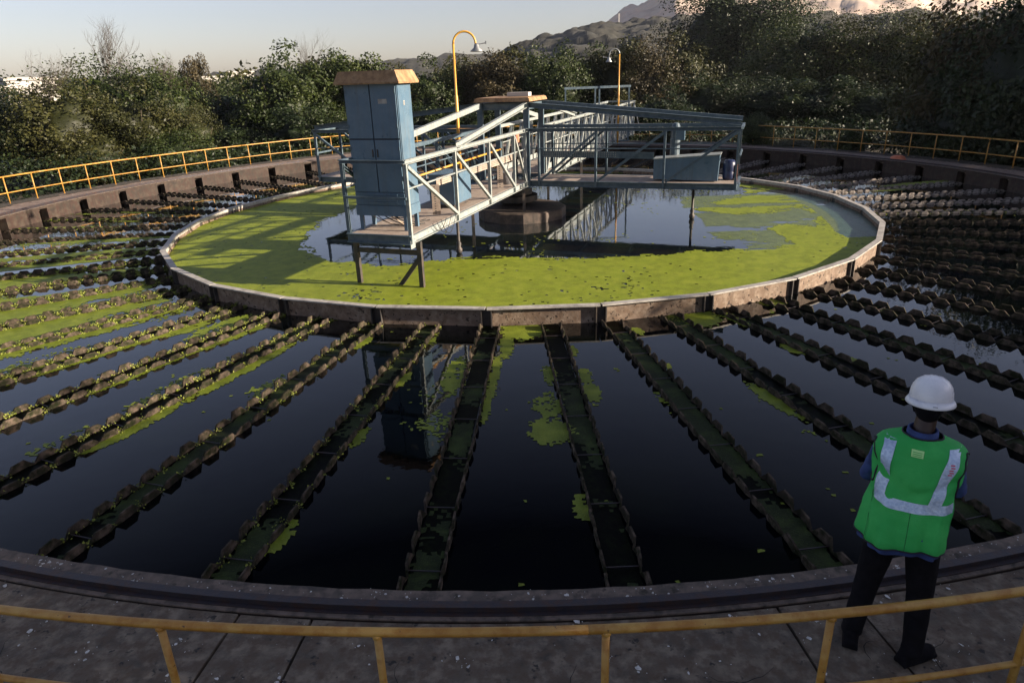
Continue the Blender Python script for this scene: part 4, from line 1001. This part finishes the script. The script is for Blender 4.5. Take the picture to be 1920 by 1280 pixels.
mb = MB(); n = 128; zs = [.882 + (VZ[-1] - .882) * i / 60 for i in range(61)]; vs = [vpt(TAU * k / n, z, .002) for z in zs for k in range(n)]
mb.add(vs, [(i * n + k, (i + 1) * n + k, (i + 1) * n + (k + 1) % n, i * n + (k + 1) % n) for i in range(60) for k in range(n)])
mbt = MB(); zt_ = [.835 + .075 * i / 5 for i in range(6)]; mbt.add([vpt(TAU * k / n, z, -.014) for z in zt_ for k in range(n)], [(i * n + k, (i + 1) * n + k, (i + 1) * n + (k + 1) % n, i * n + (k + 1) % n) for i in range(5) for k in range(n)])
link_mesh('shirt_tail', mbt.mesh('shirt_tail', M['shirt'], True), person)
vest = link_mesh('vest', mb.mesh('vest', M['vest'], True), person)
def strip(fn, nu, nv, m, nm):
    mb = MB(); vs = [fn(i / nu, j / nv) for i in range(nu + 1) for j in range(nv + 1)]; w_ = nv + 1
    mb.add(vs, [(i * w_ + j, (i + 1) * w_ + j, (i + 1) * w_ + j + 1, i * w_ + j + 1) for i in range(nu) for j in range(nv)])
    return link_mesh(nm, mb.mesh(nm, m, True), vest)
def angx(x, z):
    cx_, cy_, a, b = vsec(z); s_ = max(-1, min(1, (x - cx_) / a)); return math.asin(math.copysign(abs(s_) ** (1 / .80), s_))
strip(lambda u, v: vpt(angx(-.165 + .012 * u + .056 * (v - .5), 1.13 + .335 * u), 1.13 + .335 * u, .0072), 24, 4, M['tape'], 'reflective_tape')
strip(lambda u, v: vpt(angx(.100 + .066 * u + .058 * (v - .5), 1.12 + .34 * u), 1.12 + .34 * u, .007), 24, 4, M['tape'], 'reflective_tape')
strip(lambda u, v: vpt(-1.0 + 2.05 * u, (1.118 - .02 * math.sin(u * math.pi)) + .056 * v, .0065 + .001 * math.sin(u * 30)), 48, 4, M['tape'], 'reflective_tape')
mb = MB(); mb.tube([vpt(TAU * k / 64, .881, .003) for k in range(65)], .0055, 6, False); link_mesh('piping', mb.mesh('piping', M['piping'], True), vest)
mb = MB(); mb.tube([vpt(TAU * k / 40, VZ[-1], .002) for k in range(41)], .0055, 6, False); link_mesh('piping', mb.mesh('piping', M['piping'], True), vest)
for s_ in (-1, 1):
    mb = MB(); mb.tube([vpt(s_ * (1.47 + .40 * math.cos(TAU * k / 40)), 1.305 + .125 * math.sin(TAU * k / 40), .004) for k in range(41)], .006, 6, False); link_mesh('piping', mb.mesh('piping', M['piping'], True), vest)
strip(lambda u, v: vpt(angx(-.045 + .060 * u, 1.405 + .038 * v), 1.405 + .038 * v, .006), 6, 4, M['labelg'], 'neck_label')
for x0, z0, z1 in ((0.0, .885, 1.11), (-.205, .885, 1.14), (.200, .885, 1.14)):
    strip(lambda u, v: vpt(angx(x0 + .0035 * (v - .5), z0 + (z1 - z0) * u), z0 + (z1 - z0) * u, .0035), 14, 1, M['seam'], 'seam')
for j in range(3): strip(lambda u, v: vpt(angx(-.038 + .045 * u, 1.412 + .009 * j + .003 * v), 1.412 + .009 * j + .003 * v, .0075), 5, 1, M['vest'], 'label_print')
for j in range(5): strip(lambda u, v: vpt(angx(.142 + .004 * (j % 2) + .018 * u, 1.335 + .014 * j + .007 * v), 1.335 + .014 * j + .007 * v, .0085), 2, 1, M['redink'], 'red_print')

# ================================================================= VEGETATION
def leaves(nr, pos, out, size, asp=.5, bias=.7):
    k = len(pos); nrm = out * bias + nr.normal(0, .6, (k, 3)); nrm /= np.linalg.norm(nrm, axis=1)[:, None]
    t = nr.normal(0, 1, (k, 3)); u = np.cross(nrm, t); u /= np.linalg.norm(u, axis=1)[:, None] + 1e-9; v = np.cross(nrm, u)
    s_ = (size * (.6 + .8 * nr.rand(k)))[:, None]
    P = np.stack([pos - u * s_, pos + v * s_ * asp, pos + u * s_, pos - v * s_ * asp], 1)
    return P.reshape(-1, 3)
def crown_mesh(name, seed, w_, h_, nc, nl, leaf, lo=.03, droop=0.0, m=None, spiky=0.0, core=True):
    nr = np.random.RandomState(seed); C = []; Rr = []
    for i in range(nc):
        d = nr.normal(0, 1, 3); d /= np.linalg.norm(d); f = .50 + .50 * nr.rand() ** .6
        lump = 1 + .28 * noise.noise(Vector(d * 1.6) + Vector((seed, 0, 0)))
        c = np.array([d[0] * w_ / 2, d[1] * w_ / 2, d[2] * h_ * (.5 - lo / 2)]) * f * lump; c[2] += h_ * (.5 + lo / 2)
        c[2] = max(c[2], lo * h_ + .1); C.append(c); Rr.append((.16 + .17 * nr.rand()) * w_ * .5)
    P = []; O = []; T = []
    ctr = np.array([0, 0, h_ * .45])
    for c, R in zip(C, Rr):
        k = int(nl * (R / (w_ * .125)) ** 2); d = nr.normal(0, 1, (k, 3)); d /= np.linalg.norm(d, axis=1)[:, None]
        q = R * (.35 + .75 * nr.rand(k) ** .6)[:, None] * d * [1.1, 1.1, .85]
        q += (nr.rand(k, 3) - .5) * spiky * R
        q[:, 2] -= droop * (q[:, 0] ** 2 + q[:, 1] ** 2) / R
        o = d * .7 + (c - ctr) / (np.linalg.norm(c - ctr) + 1e-6) * .5 + np.array([0, 0, .25])
        P.append(c + q); O.append(o); T.append(np.full(k, nr.rand()) * .6 + nr.rand(k) * .4)
    P = np.concatenate(P); O = np.concatenate(O); T = np.concatenate(T)
    ok = P[:, 2] > .0; P, O, T = P[ok], O[ok], T[ok]
    V = leaves(nr, P, O, np.full(len(P), leaf)); F = np.arange(len(V)).reshape(-1, 4)
    if core:
        n_, m_ = 34, 22; cv = []; cf = []
        for i in range(m_ + 1):
            t = math.pi * i / m_
            for k in range(n_):
                a = TAU * k / n_; d = Vector((math.sin(t) * math.cos(a), math.sin(t) * math.sin(a), math.cos(t))); L = (1 + .3 * noise.noise(d * 1.6 + Vector((seed, 0, 0)))) * .56 * (1 + .25 * noise.noise(d * 5) + .22 * noise.noise(d * 13))
                cv.append((d.x * w_ / 2 * L, d.y * w_ / 2 * L, h_ * .5 + d.z * h_ * .5 * L * .9))
        for i in range(m_):
            for k in range(n_): cf.append((i * n_ + k, (i + 1) * n_ + k, (i + 1) * n_ + (k + 1) % n_, i * n_ + (k + 1) % n_))
        b = len(V); V = np.concatenate([V, np.array(cv)]); F = np.concatenate([F, np.array(cf) + b]); T = np.concatenate([T, np.zeros(len(cf))])
    me = fast_mesh(name, V, F, m or LM['green'])
    at = me.attributes.new('tint', 'FLOAT', 'FACE'); at.data.foreach_set('value', T.astype(np.float32))
    return me
CR = [crown_mesh('crown', 101, 5, 6, 64, 210, .085), crown_mesh('crown', 102, 5, 6, 80, 170, .075, droop=.5), crown_mesh('crown', 103, 5, 6, 50, 260, .10),
      crown_mesh('crown', 104, 5, 6, 90, 150, .065, spiky=.8, droop=.3), crown_mesh('crown', 105, 5, 6, 60, 220, .09, spiky=.4), crown_mesh('crown', 106, 5, 6, 40, 230, .11, spiky=.6)]
CRB = [crown_mesh('crown', 201, 5, 6, 150, 190, .055, spiky=.5), crown_mesh('crown', 202, 5, 6, 130, 210, .06, spiky=.3, droop=.3)]
def trunk_mesh(seed, h_=6, w_=5):
    r = random.Random(seed); mb = MB(); top = Vector((r.uniform(-.3, .3), r.uniform(-.3, .3), h_ * .6))
    mb.tube([(0, 0, -.1), (.05, 0, h_ * .2), top * .7, top], [.17, .13, .10, .05], 8)
    for i in range(7):
        a = r.uniform(0, TAU); z0 = h_ * r.uniform(.12, .5); d = Vector((math.cos(a), math.sin(a), 0)) * w_ * r.uniform(.25, .42)
        p0 = Vector((.04, 0, z0)); mb.tube([p0, p0 + d * .5 + Vector((0, 0, h_ * .10)), p0 + d + Vector((0, 0, h_ * r.uniform(.15, .38)))], [.06, .04, .015], 6)
    return mb.mesh('trunk', M['bark'], True)
TRK = [trunk_mesh(i) for i in range(4)]
def twig_mesh(seed, n0=7, L0_=2.4, up=.9, depth=3):
    r = random.Random(seed); mb = MB()
    def grow(p, d, L, rad, dep):
        k = 3; pts = [p]; q = p.copy(); dd = d.copy()
        for i in range(k):
            dd = (dd + Vector((r.uniform(-.22, .22), r.uniform(-.22, .22), r.uniform(-.08, .16)))).normalized(); q = q + dd * L / k; pts.append(q.copy())
        mb.tube(pts, [rad * (1 - .22 * i) for i in range(k + 1)], 4 if dep else 3, False)
        if dep:
            for i in range(1, k + 1):
                for j in range(2 if dep > 1 else 1):
                    nd = (dd + Vector((r.uniform(-.8, .8), r.uniform(-.8, .8), r.uniform(-.1, .7)))).normalized(); grow(pts[i], nd, L * r.uniform(.4, .62), rad * .5, dep - 1)
    for i in range(n0):
        a = r.uniform(0, TAU); s_ = r.uniform(.1, .8); grow(Vector((0, 0, 0)), Vector((math.cos(a) * s_, math.sin(a) * s_, up)).normalized(), L0_ * r.uniform(.7, 1.2), .026, depth)
    return mb.mesh('branch', M['twig'])
TW = [twig_mesh(1), twig_mesh(2, 9, 2.0, .7), twig_mesh(3, 5, 2.8, 1.2)]

def az_dir(px, py=150):
    v = Rv * 0 + R2 * ((px - 960) / 1282.777) - U2 * ((py - 640) / 1282.777) + Fv
    h_ = math.hypot(v.x, v.y); return Vector((v.x / h_, v.y / h_, v.z / h_))
def beyond(px, Rr):
    d = az_dir(px); b = d.x * CX + d.y * CY; q = b * b - (CX * CX + CY * CY - Rr * Rr); return b + math.sqrt(max(q, 0)), d
def tree(px, Rr, topy, wpx, kind, cr, label, group='trees beyond the walkway', twig=None, dist=None, zb=-1.9):
    if dist is None:
        if Rr < 22.2 and px < 1790: dist = (46 if px < 1300 else 56) + (Rr - 20.9) * 2.5; topy += 26; wpx *= .9
        elif px < 1300: dist = 57 + (Rr - 24) * 4
        elif px < 1480 and Rr > 22.2: dist = 108 + (px % 7); topy += 14
        elif px < 1790: dist = 80 + (px % 5)
        else:
            dist, d = beyond(px, Rr)
            if px > 1900: dist -= 1.5
    d = az_dir(px); zt = H + az_dir(px, topy).z * dist
    h_ = zt - zb; w_ = wpx / 1282.777 * dist * .93
    return tree_at(d.x * dist, d.y * dist, w_, h_, kind, cr, label, group, twig, zb)
tcount = [0]
def tree_at(x, y, w_, h_, kind, cr, label, group='trees beyond the walkway', twig=None, zb=-1.9):
    tcount[0] += 1; i = tcount[0]; r = random.Random(i * 13)
    name = 'bush' if h_ < 3.2 else 'tree'
    t = empty(name, (x, y, zb), r.uniform(0, TAU)); tag(t, label, name, group)
    c = link_mesh('crown', CR[cr % 6] if w_ < 8.2 else CRB[cr % 2], t); c.scale = (w_ / 5, w_ / 5 * r.uniform(.9, 1.1), h_ / 6)
    c.material_slots[0].link = 'OBJECT'; c.material_slots[0].material = LM[kind]
    k = link_mesh('trunk', TRK[i % 4], t); k.scale = (w_ / 5, w_ / 5, h_ / 6)
    if twig is not None:
        for j in range(twig):
            b = link_mesh('branch', TW[(i + j) % 3], t); b.location = (r.uniform(-.3, .3) * w_, r.uniform(-.3, .3) * w_, h_ * r.uniform(.70, .84)); b.rotation_euler = (0, 0, r.uniform(0, 6)); s_ = r.uniform(.55, .95); b.scale = (s_, s_, s_)
    return t
TL = [
 (-60, 22.5, 150, 230, 'dark', 2, None), (25, 25.5, 172, 120, 'brown', 5, 2), (105, 21.6, 118, 215, 'olive', 1, 4), (175, 23.5, 104, 190, 'green', 3, 3), (240, 21.5, 135, 170, 'olive', 0, 2),
 (292, 23.0, 110, 160, 'green', 1, 4), (345, 21.8, 165, 120, 'olive', 3, 1), (400, 24.5, 172, 170, 'dark', 4, None), (455, 26, 176, 120, 'olive', 0, None), (150, 21.0, 205, 170, 'olive', 3, None), (300, 20.9, 210, 160, 'green', 1, None), (420, 21.8, 215, 150, 'dark', 2, None),
 (520, 23.0, 90, 170, 'green', 0, None), (600, 23.6, 98, 160, 'green', 4, None), (555, 21.6, 170, 170, 'dark', 2, None), (670, 23.4, 106, 150, 'green', 2, None), (735, 24.5, 122, 140, 'olive', 4, None), (640, 21.5, 175, 150, 'green', 1, None),
 (800, 24.2, 112, 150, 'green', 0, None), (862, 25.0, 108, 140, 'olive', 3, None), (925, 24.2, 100, 140, 'brown', 4, None), (790, 21.8, 170, 150, 'dark', 2, None), (880, 21.9, 172, 150, 'dark', 4, None),
 (985, 25.2, 96, 150, 'olive', 5, None), (1045, 24.0, 80, 150, 'green', 1, None), (1105, 25.0, 92, 150, 'green', 0, None), (970, 21.8, 165, 150, 'dark', 0, None), (1060, 21.9, 165, 160, 'green', 3, None),
 (1165, 24.6, 76, 150, 'olive', 4, None), (1225, 24.2, 72, 150, 'brown', 3, None), (1150, 21.8, 150, 160, 'olive', 5, None), (1240, 21.6, 140, 170, 'dark', 0, None), (1280, 24.5, 70, 140, 'olive', 0, None),
 (1355, 23.6, -70, 230, 'dark', 2, None), (1430, 23.8, -30, 190, 'dark', 4, None), (1330, 21.4, 110, 190, 'dark', 1, None), (1440, 21.3, 120, 190, 'dark', 3, None),
 (1510, 23.4, 28, 190, 'green', 0, None), (1585, 23.6, 40, 190, 'olive', 3, None), (1655, 23.8, 22, 190, 'green', 4, None), (1730, 23.4, 34, 190, 'olive', 5, None), (1540, 21.0, 120, 190, 'dark', 2, None), (1640, 20.9, 130, 190, 'dark', 1, None),
 (1800, 22.8, 18, 200, 'olive', 1, None), (1740, 20.8, 140, 190, 'dark', 4, None), (1870, 22.0, -60, 230, 'brown', 0, None), (1850, 20.6, 120, 190, 'dark', 2, None), (1960, 21.5, -90, 260, 'dark', 3, None), (2060, 22, -110, 280, 'dark', 4, None),
]
kn = {'dark': 'dark green', 'green': 'mid-green', 'olive': 'olive', 'brown': 'brownish'}
def where(px):
    for lim, s_ in ((-20, 'just past the left frame edge'), (70, 'before the white buildings at left'), (200, 'in the big left thicket'), (320, 'on the right half of the left thicket'), (400, 'at the right end of the left thicket'), (480, 'in the dip left of the cabinet'),
                    (640, 'left of the cabinet'), (760, 'directly behind the cabinet'), (850, 'between the cabinet and the near lamp'), (950, 'behind the near lamp'), (1030, 'behind the ochre bridge roof'), (1120, 'just left of the far lamp'),
                    (1200, 'just right of the far lamp'), (1300, 'below the wooded hill'), (1390, 'above the right arm end, in front of the quarry'), (1480, 'right of the tall dark tree'), (1600, 'above the right-hand railing'), (1700, 'behind the orange basin'), (1790, 'right of the orange basin'), (1900, 'at the right edge of the photo')):
        if px < lim: return s_
    return 'just past the right frame edge'
seen = {}
for q in TL:
    px, Rr, ty, wp, kd, cr, tw = q
    size = 'tall' if ty < 0 else ('low' if Rr < 22.2 and ty > 105 else 'bushy')
    lab = '%s %s %s %s' % (size, kn[kd], 'shrubbery' if size == 'low' else 'tree', where(px))
    if tw and tw > 2: lab += ', twiggy on top'
    if lab in seen: lab += ', more to the right'
    seen[lab] = 1
    tree(px, Rr, ty, wp, kd, cr, lab, twig=(1 if tw and tw > 2 else None))
# far single trees and bare trees
tree(370, 0, 106, 62, 'brown', 2, 'rounded brown-leaved tree rising alone above the dip left of the cabinet', dist=70)
tree(350, 0, 150, 90, 'olive', 0, 'small olive tree behind the brown-leaved tree', dist=78); tree(418, 0, 140, 70, 'green', 3, 'small green tree right of the brown-leaved tree', dist=80)
for i, (px, dist, ty, lab) in enumerate(((240, 60, 88, 'bare grey twiggy tree behind the left thicket'), (575, 55, 66, 'bare leafless tree showing above the dense trees left of the cabinet'), (630, 60, 84, 'smaller bare tree just left of the cabinet roof'), (320, 60, 100, 'faint bare tree left of the brown-leaved tree'))):
    d = az_dir(px); zt = H + az_dir(px, ty).z * dist; t = empty('bare_tree', (d.x * dist, d.y * dist, -1.9)); tag(t, lab, 'tree', 'bare trees on the skyline')
    b = link_mesh('branch', TW[(i + 1) % 3], t); s_ = (zt + 1.9) * .11; b.scale = (s_ * .75, s_ * .75, s_ * .8); b.location = (0, 0, (zt + 1.9) * .62)
    mb = MB(); mb.tube([(0, 0, 0), (0, 0, (zt + 1.9) * .64)], [.14, .05], 6); link_mesh('trunk', mb.mesh('trunk', M['twig'], True), t)
# trees right of the frame that shade the near walkway
for i, (x, y, w_, h_) in enumerate(((17.8, 2.4, 5.2, 9.2), (18.2, 5.0, 3.6, 7.5), (18.4, 6.9, 2.6, 6.2), (17.0, -.8, 5.5, 9.8), (20.8, 0.0, 5.5, 10.2), (15.5, -4.2, 6, 10), (19.5, -4.2, 6.5, 11), (24, -2.8, 6, 11.5), (15.5, -8.5, 7, 10.5), (22, -8, 7, 11.5), (11.5, -7.5, 6, 9))):
    tree_at(x, y, w_, h_, 'dark' if i % 2 else 'green', i, 'tall dense tree outside the right of the frame, %s' % ordn[i], 'trees shading the near walkway')
for i, (x, y, w_, h_) in enumerate(((27.5, 23.5, 5, 7.5), (30, 27, 6.5, 9.5), (26.5, 31, 6, 9), (21.5, 11.2, 3.2, 4.6), (22.8, 14, 4.2, 5.0), (23.2, 17.4, 4.4, 5.3), (24.4, 20.6, 4.4, 5.6))):
    tree_at(x, y, w_, h_, 'dark', i + 2, 'dense dark tree beyond the right frame edge, %s' % ordn[i], 'trees past the right edge')

# shrubs and saplings standing at the railing on the right
for px, ty, wp, kd, cr, lab in ((1612, 236, 46, 'green', 5, 'sunlit leafy sapling growing through the railing on the right'), (1425, 212, 60, 'green', 1, 'light green feathery bush just right of the arm end'), (1500, 262, 70, 'olive', 3, 'low dull shrub behind the right-hand railing'), (1250, 250, 60, 'olive', 4, 'low olive shrub seen through the right arm')):
    dd, d = beyond(px, Rrail(30) + .9); zt = H + az_dir(px, ty).z * dd
    tree_at(d.x * dd, d.y * dd, wp / 1282.8 * dd, zt + .35, kd, cr, lab, 'shrubs at the railing', None, -.35)
# undergrowth belt just outside the walkway
nr = np.random.RandomState(5); k = 42000; A = np.radians(nr.rand(k) * 200 - 10); q = nr.rand(k) ** .8; RR = 18.9 + 14 * q
bx = CX + RR * np.cos(A); by = CY + RR * np.sin(A); hh = fbm(bx, by, .35, 4, 3); bz = -1.7 + hh * (1.0 + 1.9 * nr.rand(k) ** .6) + q * .5
pos = np.stack([bx, by, bz], 1); out = np.tile(np.array([0, 0, 1.0]), (k, 1)); V = leaves(nr, pos, out, np.full(k, .10)); 
me = fast_mesh('undergrowth', V, np.arange(len(V)).reshape(-1, 4), LM['dark']); at = me.attributes.new('tint', 'FLOAT', 'FACE'); at.data.foreach_set('value', nr.rand(k).astype(np.float32) * .8)
tag(link_mesh('undergrowth', me), 'tangled dark undergrowth between the walkway railing and the trees', 'undergrowth', kind='stuff')

# far woodland, hills, quarry
def ridge(name, az, el, d0, d1, amp, sc, m, seed, na=220, nd=26, zb=-2, power=.8, kind='structure', shade=None):
    azs = np.linspace(az[0], az[-1], na); e = np.interp(azs, az, el); V = []; dep = np.linspace(0, 1.25, nd)
    for t in dep:
        dist = d0 + (d1 - d0) * t
        for a_, e_ in zip(azs, e):
            x = dist * math.sin(math.radians(a_)); y = dist * math.cos(math.radians(a_)); top = H + d1 * math.tan(math.radians(e_)) - zb
            f = (min(t, 1) ** power) * (1 if t <= 1 else 1 - (t - 1) * .8)
            z = zb + top * f + amp * (noise.fractal(Vector((x * sc, y * sc, seed)), 1.0, 2.2, 4)) * (0.25 + .75 * min(1, t * 2))
            V.append((x, y, z))
    F = [(i * na + j, i * na + j + 1, (i + 1) * na + j + 1, (i + 1) * na + j) for i in range(nd - 1) for j in range(na - 1)]
    o = link_mesh(name, fast_mesh(name, V, F, m, False)); tag(o, kind=kind); return o
M['farwood'] = mat('far_wood', (0.034, 0.034, 0.026), 0.95, var=((0.055, 0.050, 0.036), (0.018, 0.020, 0.014)), scale=.16, detail=9, bump=1, bscale=.6)
M['rock'] = mat('pale_quarry_rock', (0.68, 0.50, 0.38), 0.95, var=((0.36, 0.29, 0.24), (0.54, 0.45, 0.37)), scale=.03, detail=12, bump=1, bscale=.15, streak=(0.38, 0.28, 0.22), sstr=.7)
ridge('wooded_hill', [-2, .4, 2.5, 4.9, 8, 12.8, 20, 34, 44], [.8, 1.75, 2.35, 2.95, 3.25, 3.45, 3.2, 2.6, 2.2], 110, 330, 3.2, .09, M['farwood'], 3, 260, 44)
ridge('quarry_hill', [6.5, 8, 9.3, 10.3, 11.2, 13, 20, 28, 33, 40, 46], [2.4, 3.45, 4.25, 4.4, 4.9, 5.9, 6.3, 5.2, 3.8, 3.4, 2.8], 480, 760, 7, .035, M['rock'], 9, 300, 40, power=.55)
ridge('low_ridge', [-50, -38, -28, -20, -14, -8, -4, 0, 3], [.3, .35, .5, .7, .9, 1.3, 1.5, 1.4, .8], 300, 520, 4, .05, M['farwood'], 14, 260, 20)
# distant treeline left
nr = np.random.RandomState(11); P = []; O = []; T = []
for i in range(150):
    a_ = math.radians(-44 + 58 * nr.rand()); d_ = 95 + 110 * nr.rand(); c = np.array([math.sin(a_) * d_, math.cos(a_) * d_, nr.uniform(0, 3.4)]); R = nr.uniform(1.8, 3.6); kk = 190
    d = nr.normal(0, 1, (kk, 3)); d /= np.linalg.norm(d, axis=1)[:, None]; P.append(c + d * R * (.6 + .5 * nr.rand(kk))[:, None] * [1.2, 1.2, 1.0]); O.append(d + [0, 0, .4]); T.append(np.full(kk, nr.rand()))
P = np.concatenate(P); O = np.concatenate(O); T = np.concatenate(T); V = leaves(nr, P, O, np.full(len(P), .42)); me = fast_mesh('far_woodland', V, np.arange(len(V)).reshape(-1, 4), LM['olive'])
at = me.attributes.new('tint', 'FLOAT', 'FACE'); at.data.foreach_set('value', T.astype(np.float32)); tag(link_mesh('far_woodland', me), 'hazy distant woodland along the horizon on the left', 'woodland', kind='stuff')

def building(px, dist, w_, d_, ytop, fl, label):
    d = az_dir(px); zt = H + az_dir(px, ytop).z * dist; p = Vector((d.x * dist, d.y * dist, -1.9)); rz = math.atan2(d.y, d.x) - math.pi / 2 + .3; e = empty('building', p, rz); tag(e, label, 'building', 'white buildings on the horizon')
    h_ = zt + 1.9; mb = MB(); mb.box((0, 0, h_ / 2), (w_, d_, h_)); link_mesh('wall', mb.mesh('wall', M['bwall']), e)
    mb = MB(); mb.box((0, 0, h_ + .15), (w_ + .5, d_ + .5, .3)); link_mesh('roof', mb.mesh('roof', M['bwall']), e)
    mb = MB(); mb.box((0, 0, 0), (1.1, .12, 1.2)); wm = mb.mesh('window', M['glass'])
    for f_ in range(fl):
        for j in range(int(w_ / 2.6)): link_mesh('window', wm, e, loc=(-w_ / 2 + 1.5 + j * 2.6, -d_ / 2 - .03, h_ - 1.5 - 3.0 * f_))
building(6, 92, 7, 8, 168, 2, 'white building at the left edge, half hidden by branches')
building(34, 104, 5, 8, 152, 2, 'taller cream building just right of the leftmost one')
building(398, 170, 7, 8, 146, 1, 'small white building showing above the dip left of the cabinet')
building(443, 190, 6, 8, 137, 1, 'pale square building close to the dense trees left of the cabinet')

# mast on the quarry edge
d = az_dir(1158); p = Vector((d.x * 560, d.y * 560, 20)); mb = MB(p); mb.beam(p, (p.x, p.y, H + az_dir(1158, 26).z * 560), 1.0, 1.0)
tag(mb.build('pylon', M['bwall'], None), 'tiny pale mast standing at the foot of the quarry', 'mast')

# ================================================================= HAZE
HAZE = 0.00010
mb = MB(); mb.box((50, 420, 48), (1500, 1100, 102)); hz = mb.build('haze', None); tag(hz, kind='stuff', label='thin grey haze in the air over the whole place')
hm = bpy.data.materials.new('haze'); hm.use_nodes = True; nt = hm.node_tree; nt.nodes.remove(nt.nodes['Principled BSDF'])
pv = nt.nodes.new('ShaderNodeVolumePrincipled'); pv.inputs['Color'].default_value = (.86, .88, .95, 1); pv.inputs['Density'].default_value = HAZE; pv.inputs['Anisotropy'].default_value = 0.3
nt.links.new(pv.outputs[0], nt.nodes['Material Output'].inputs['Volume']); hz.data.materials.append(hm)
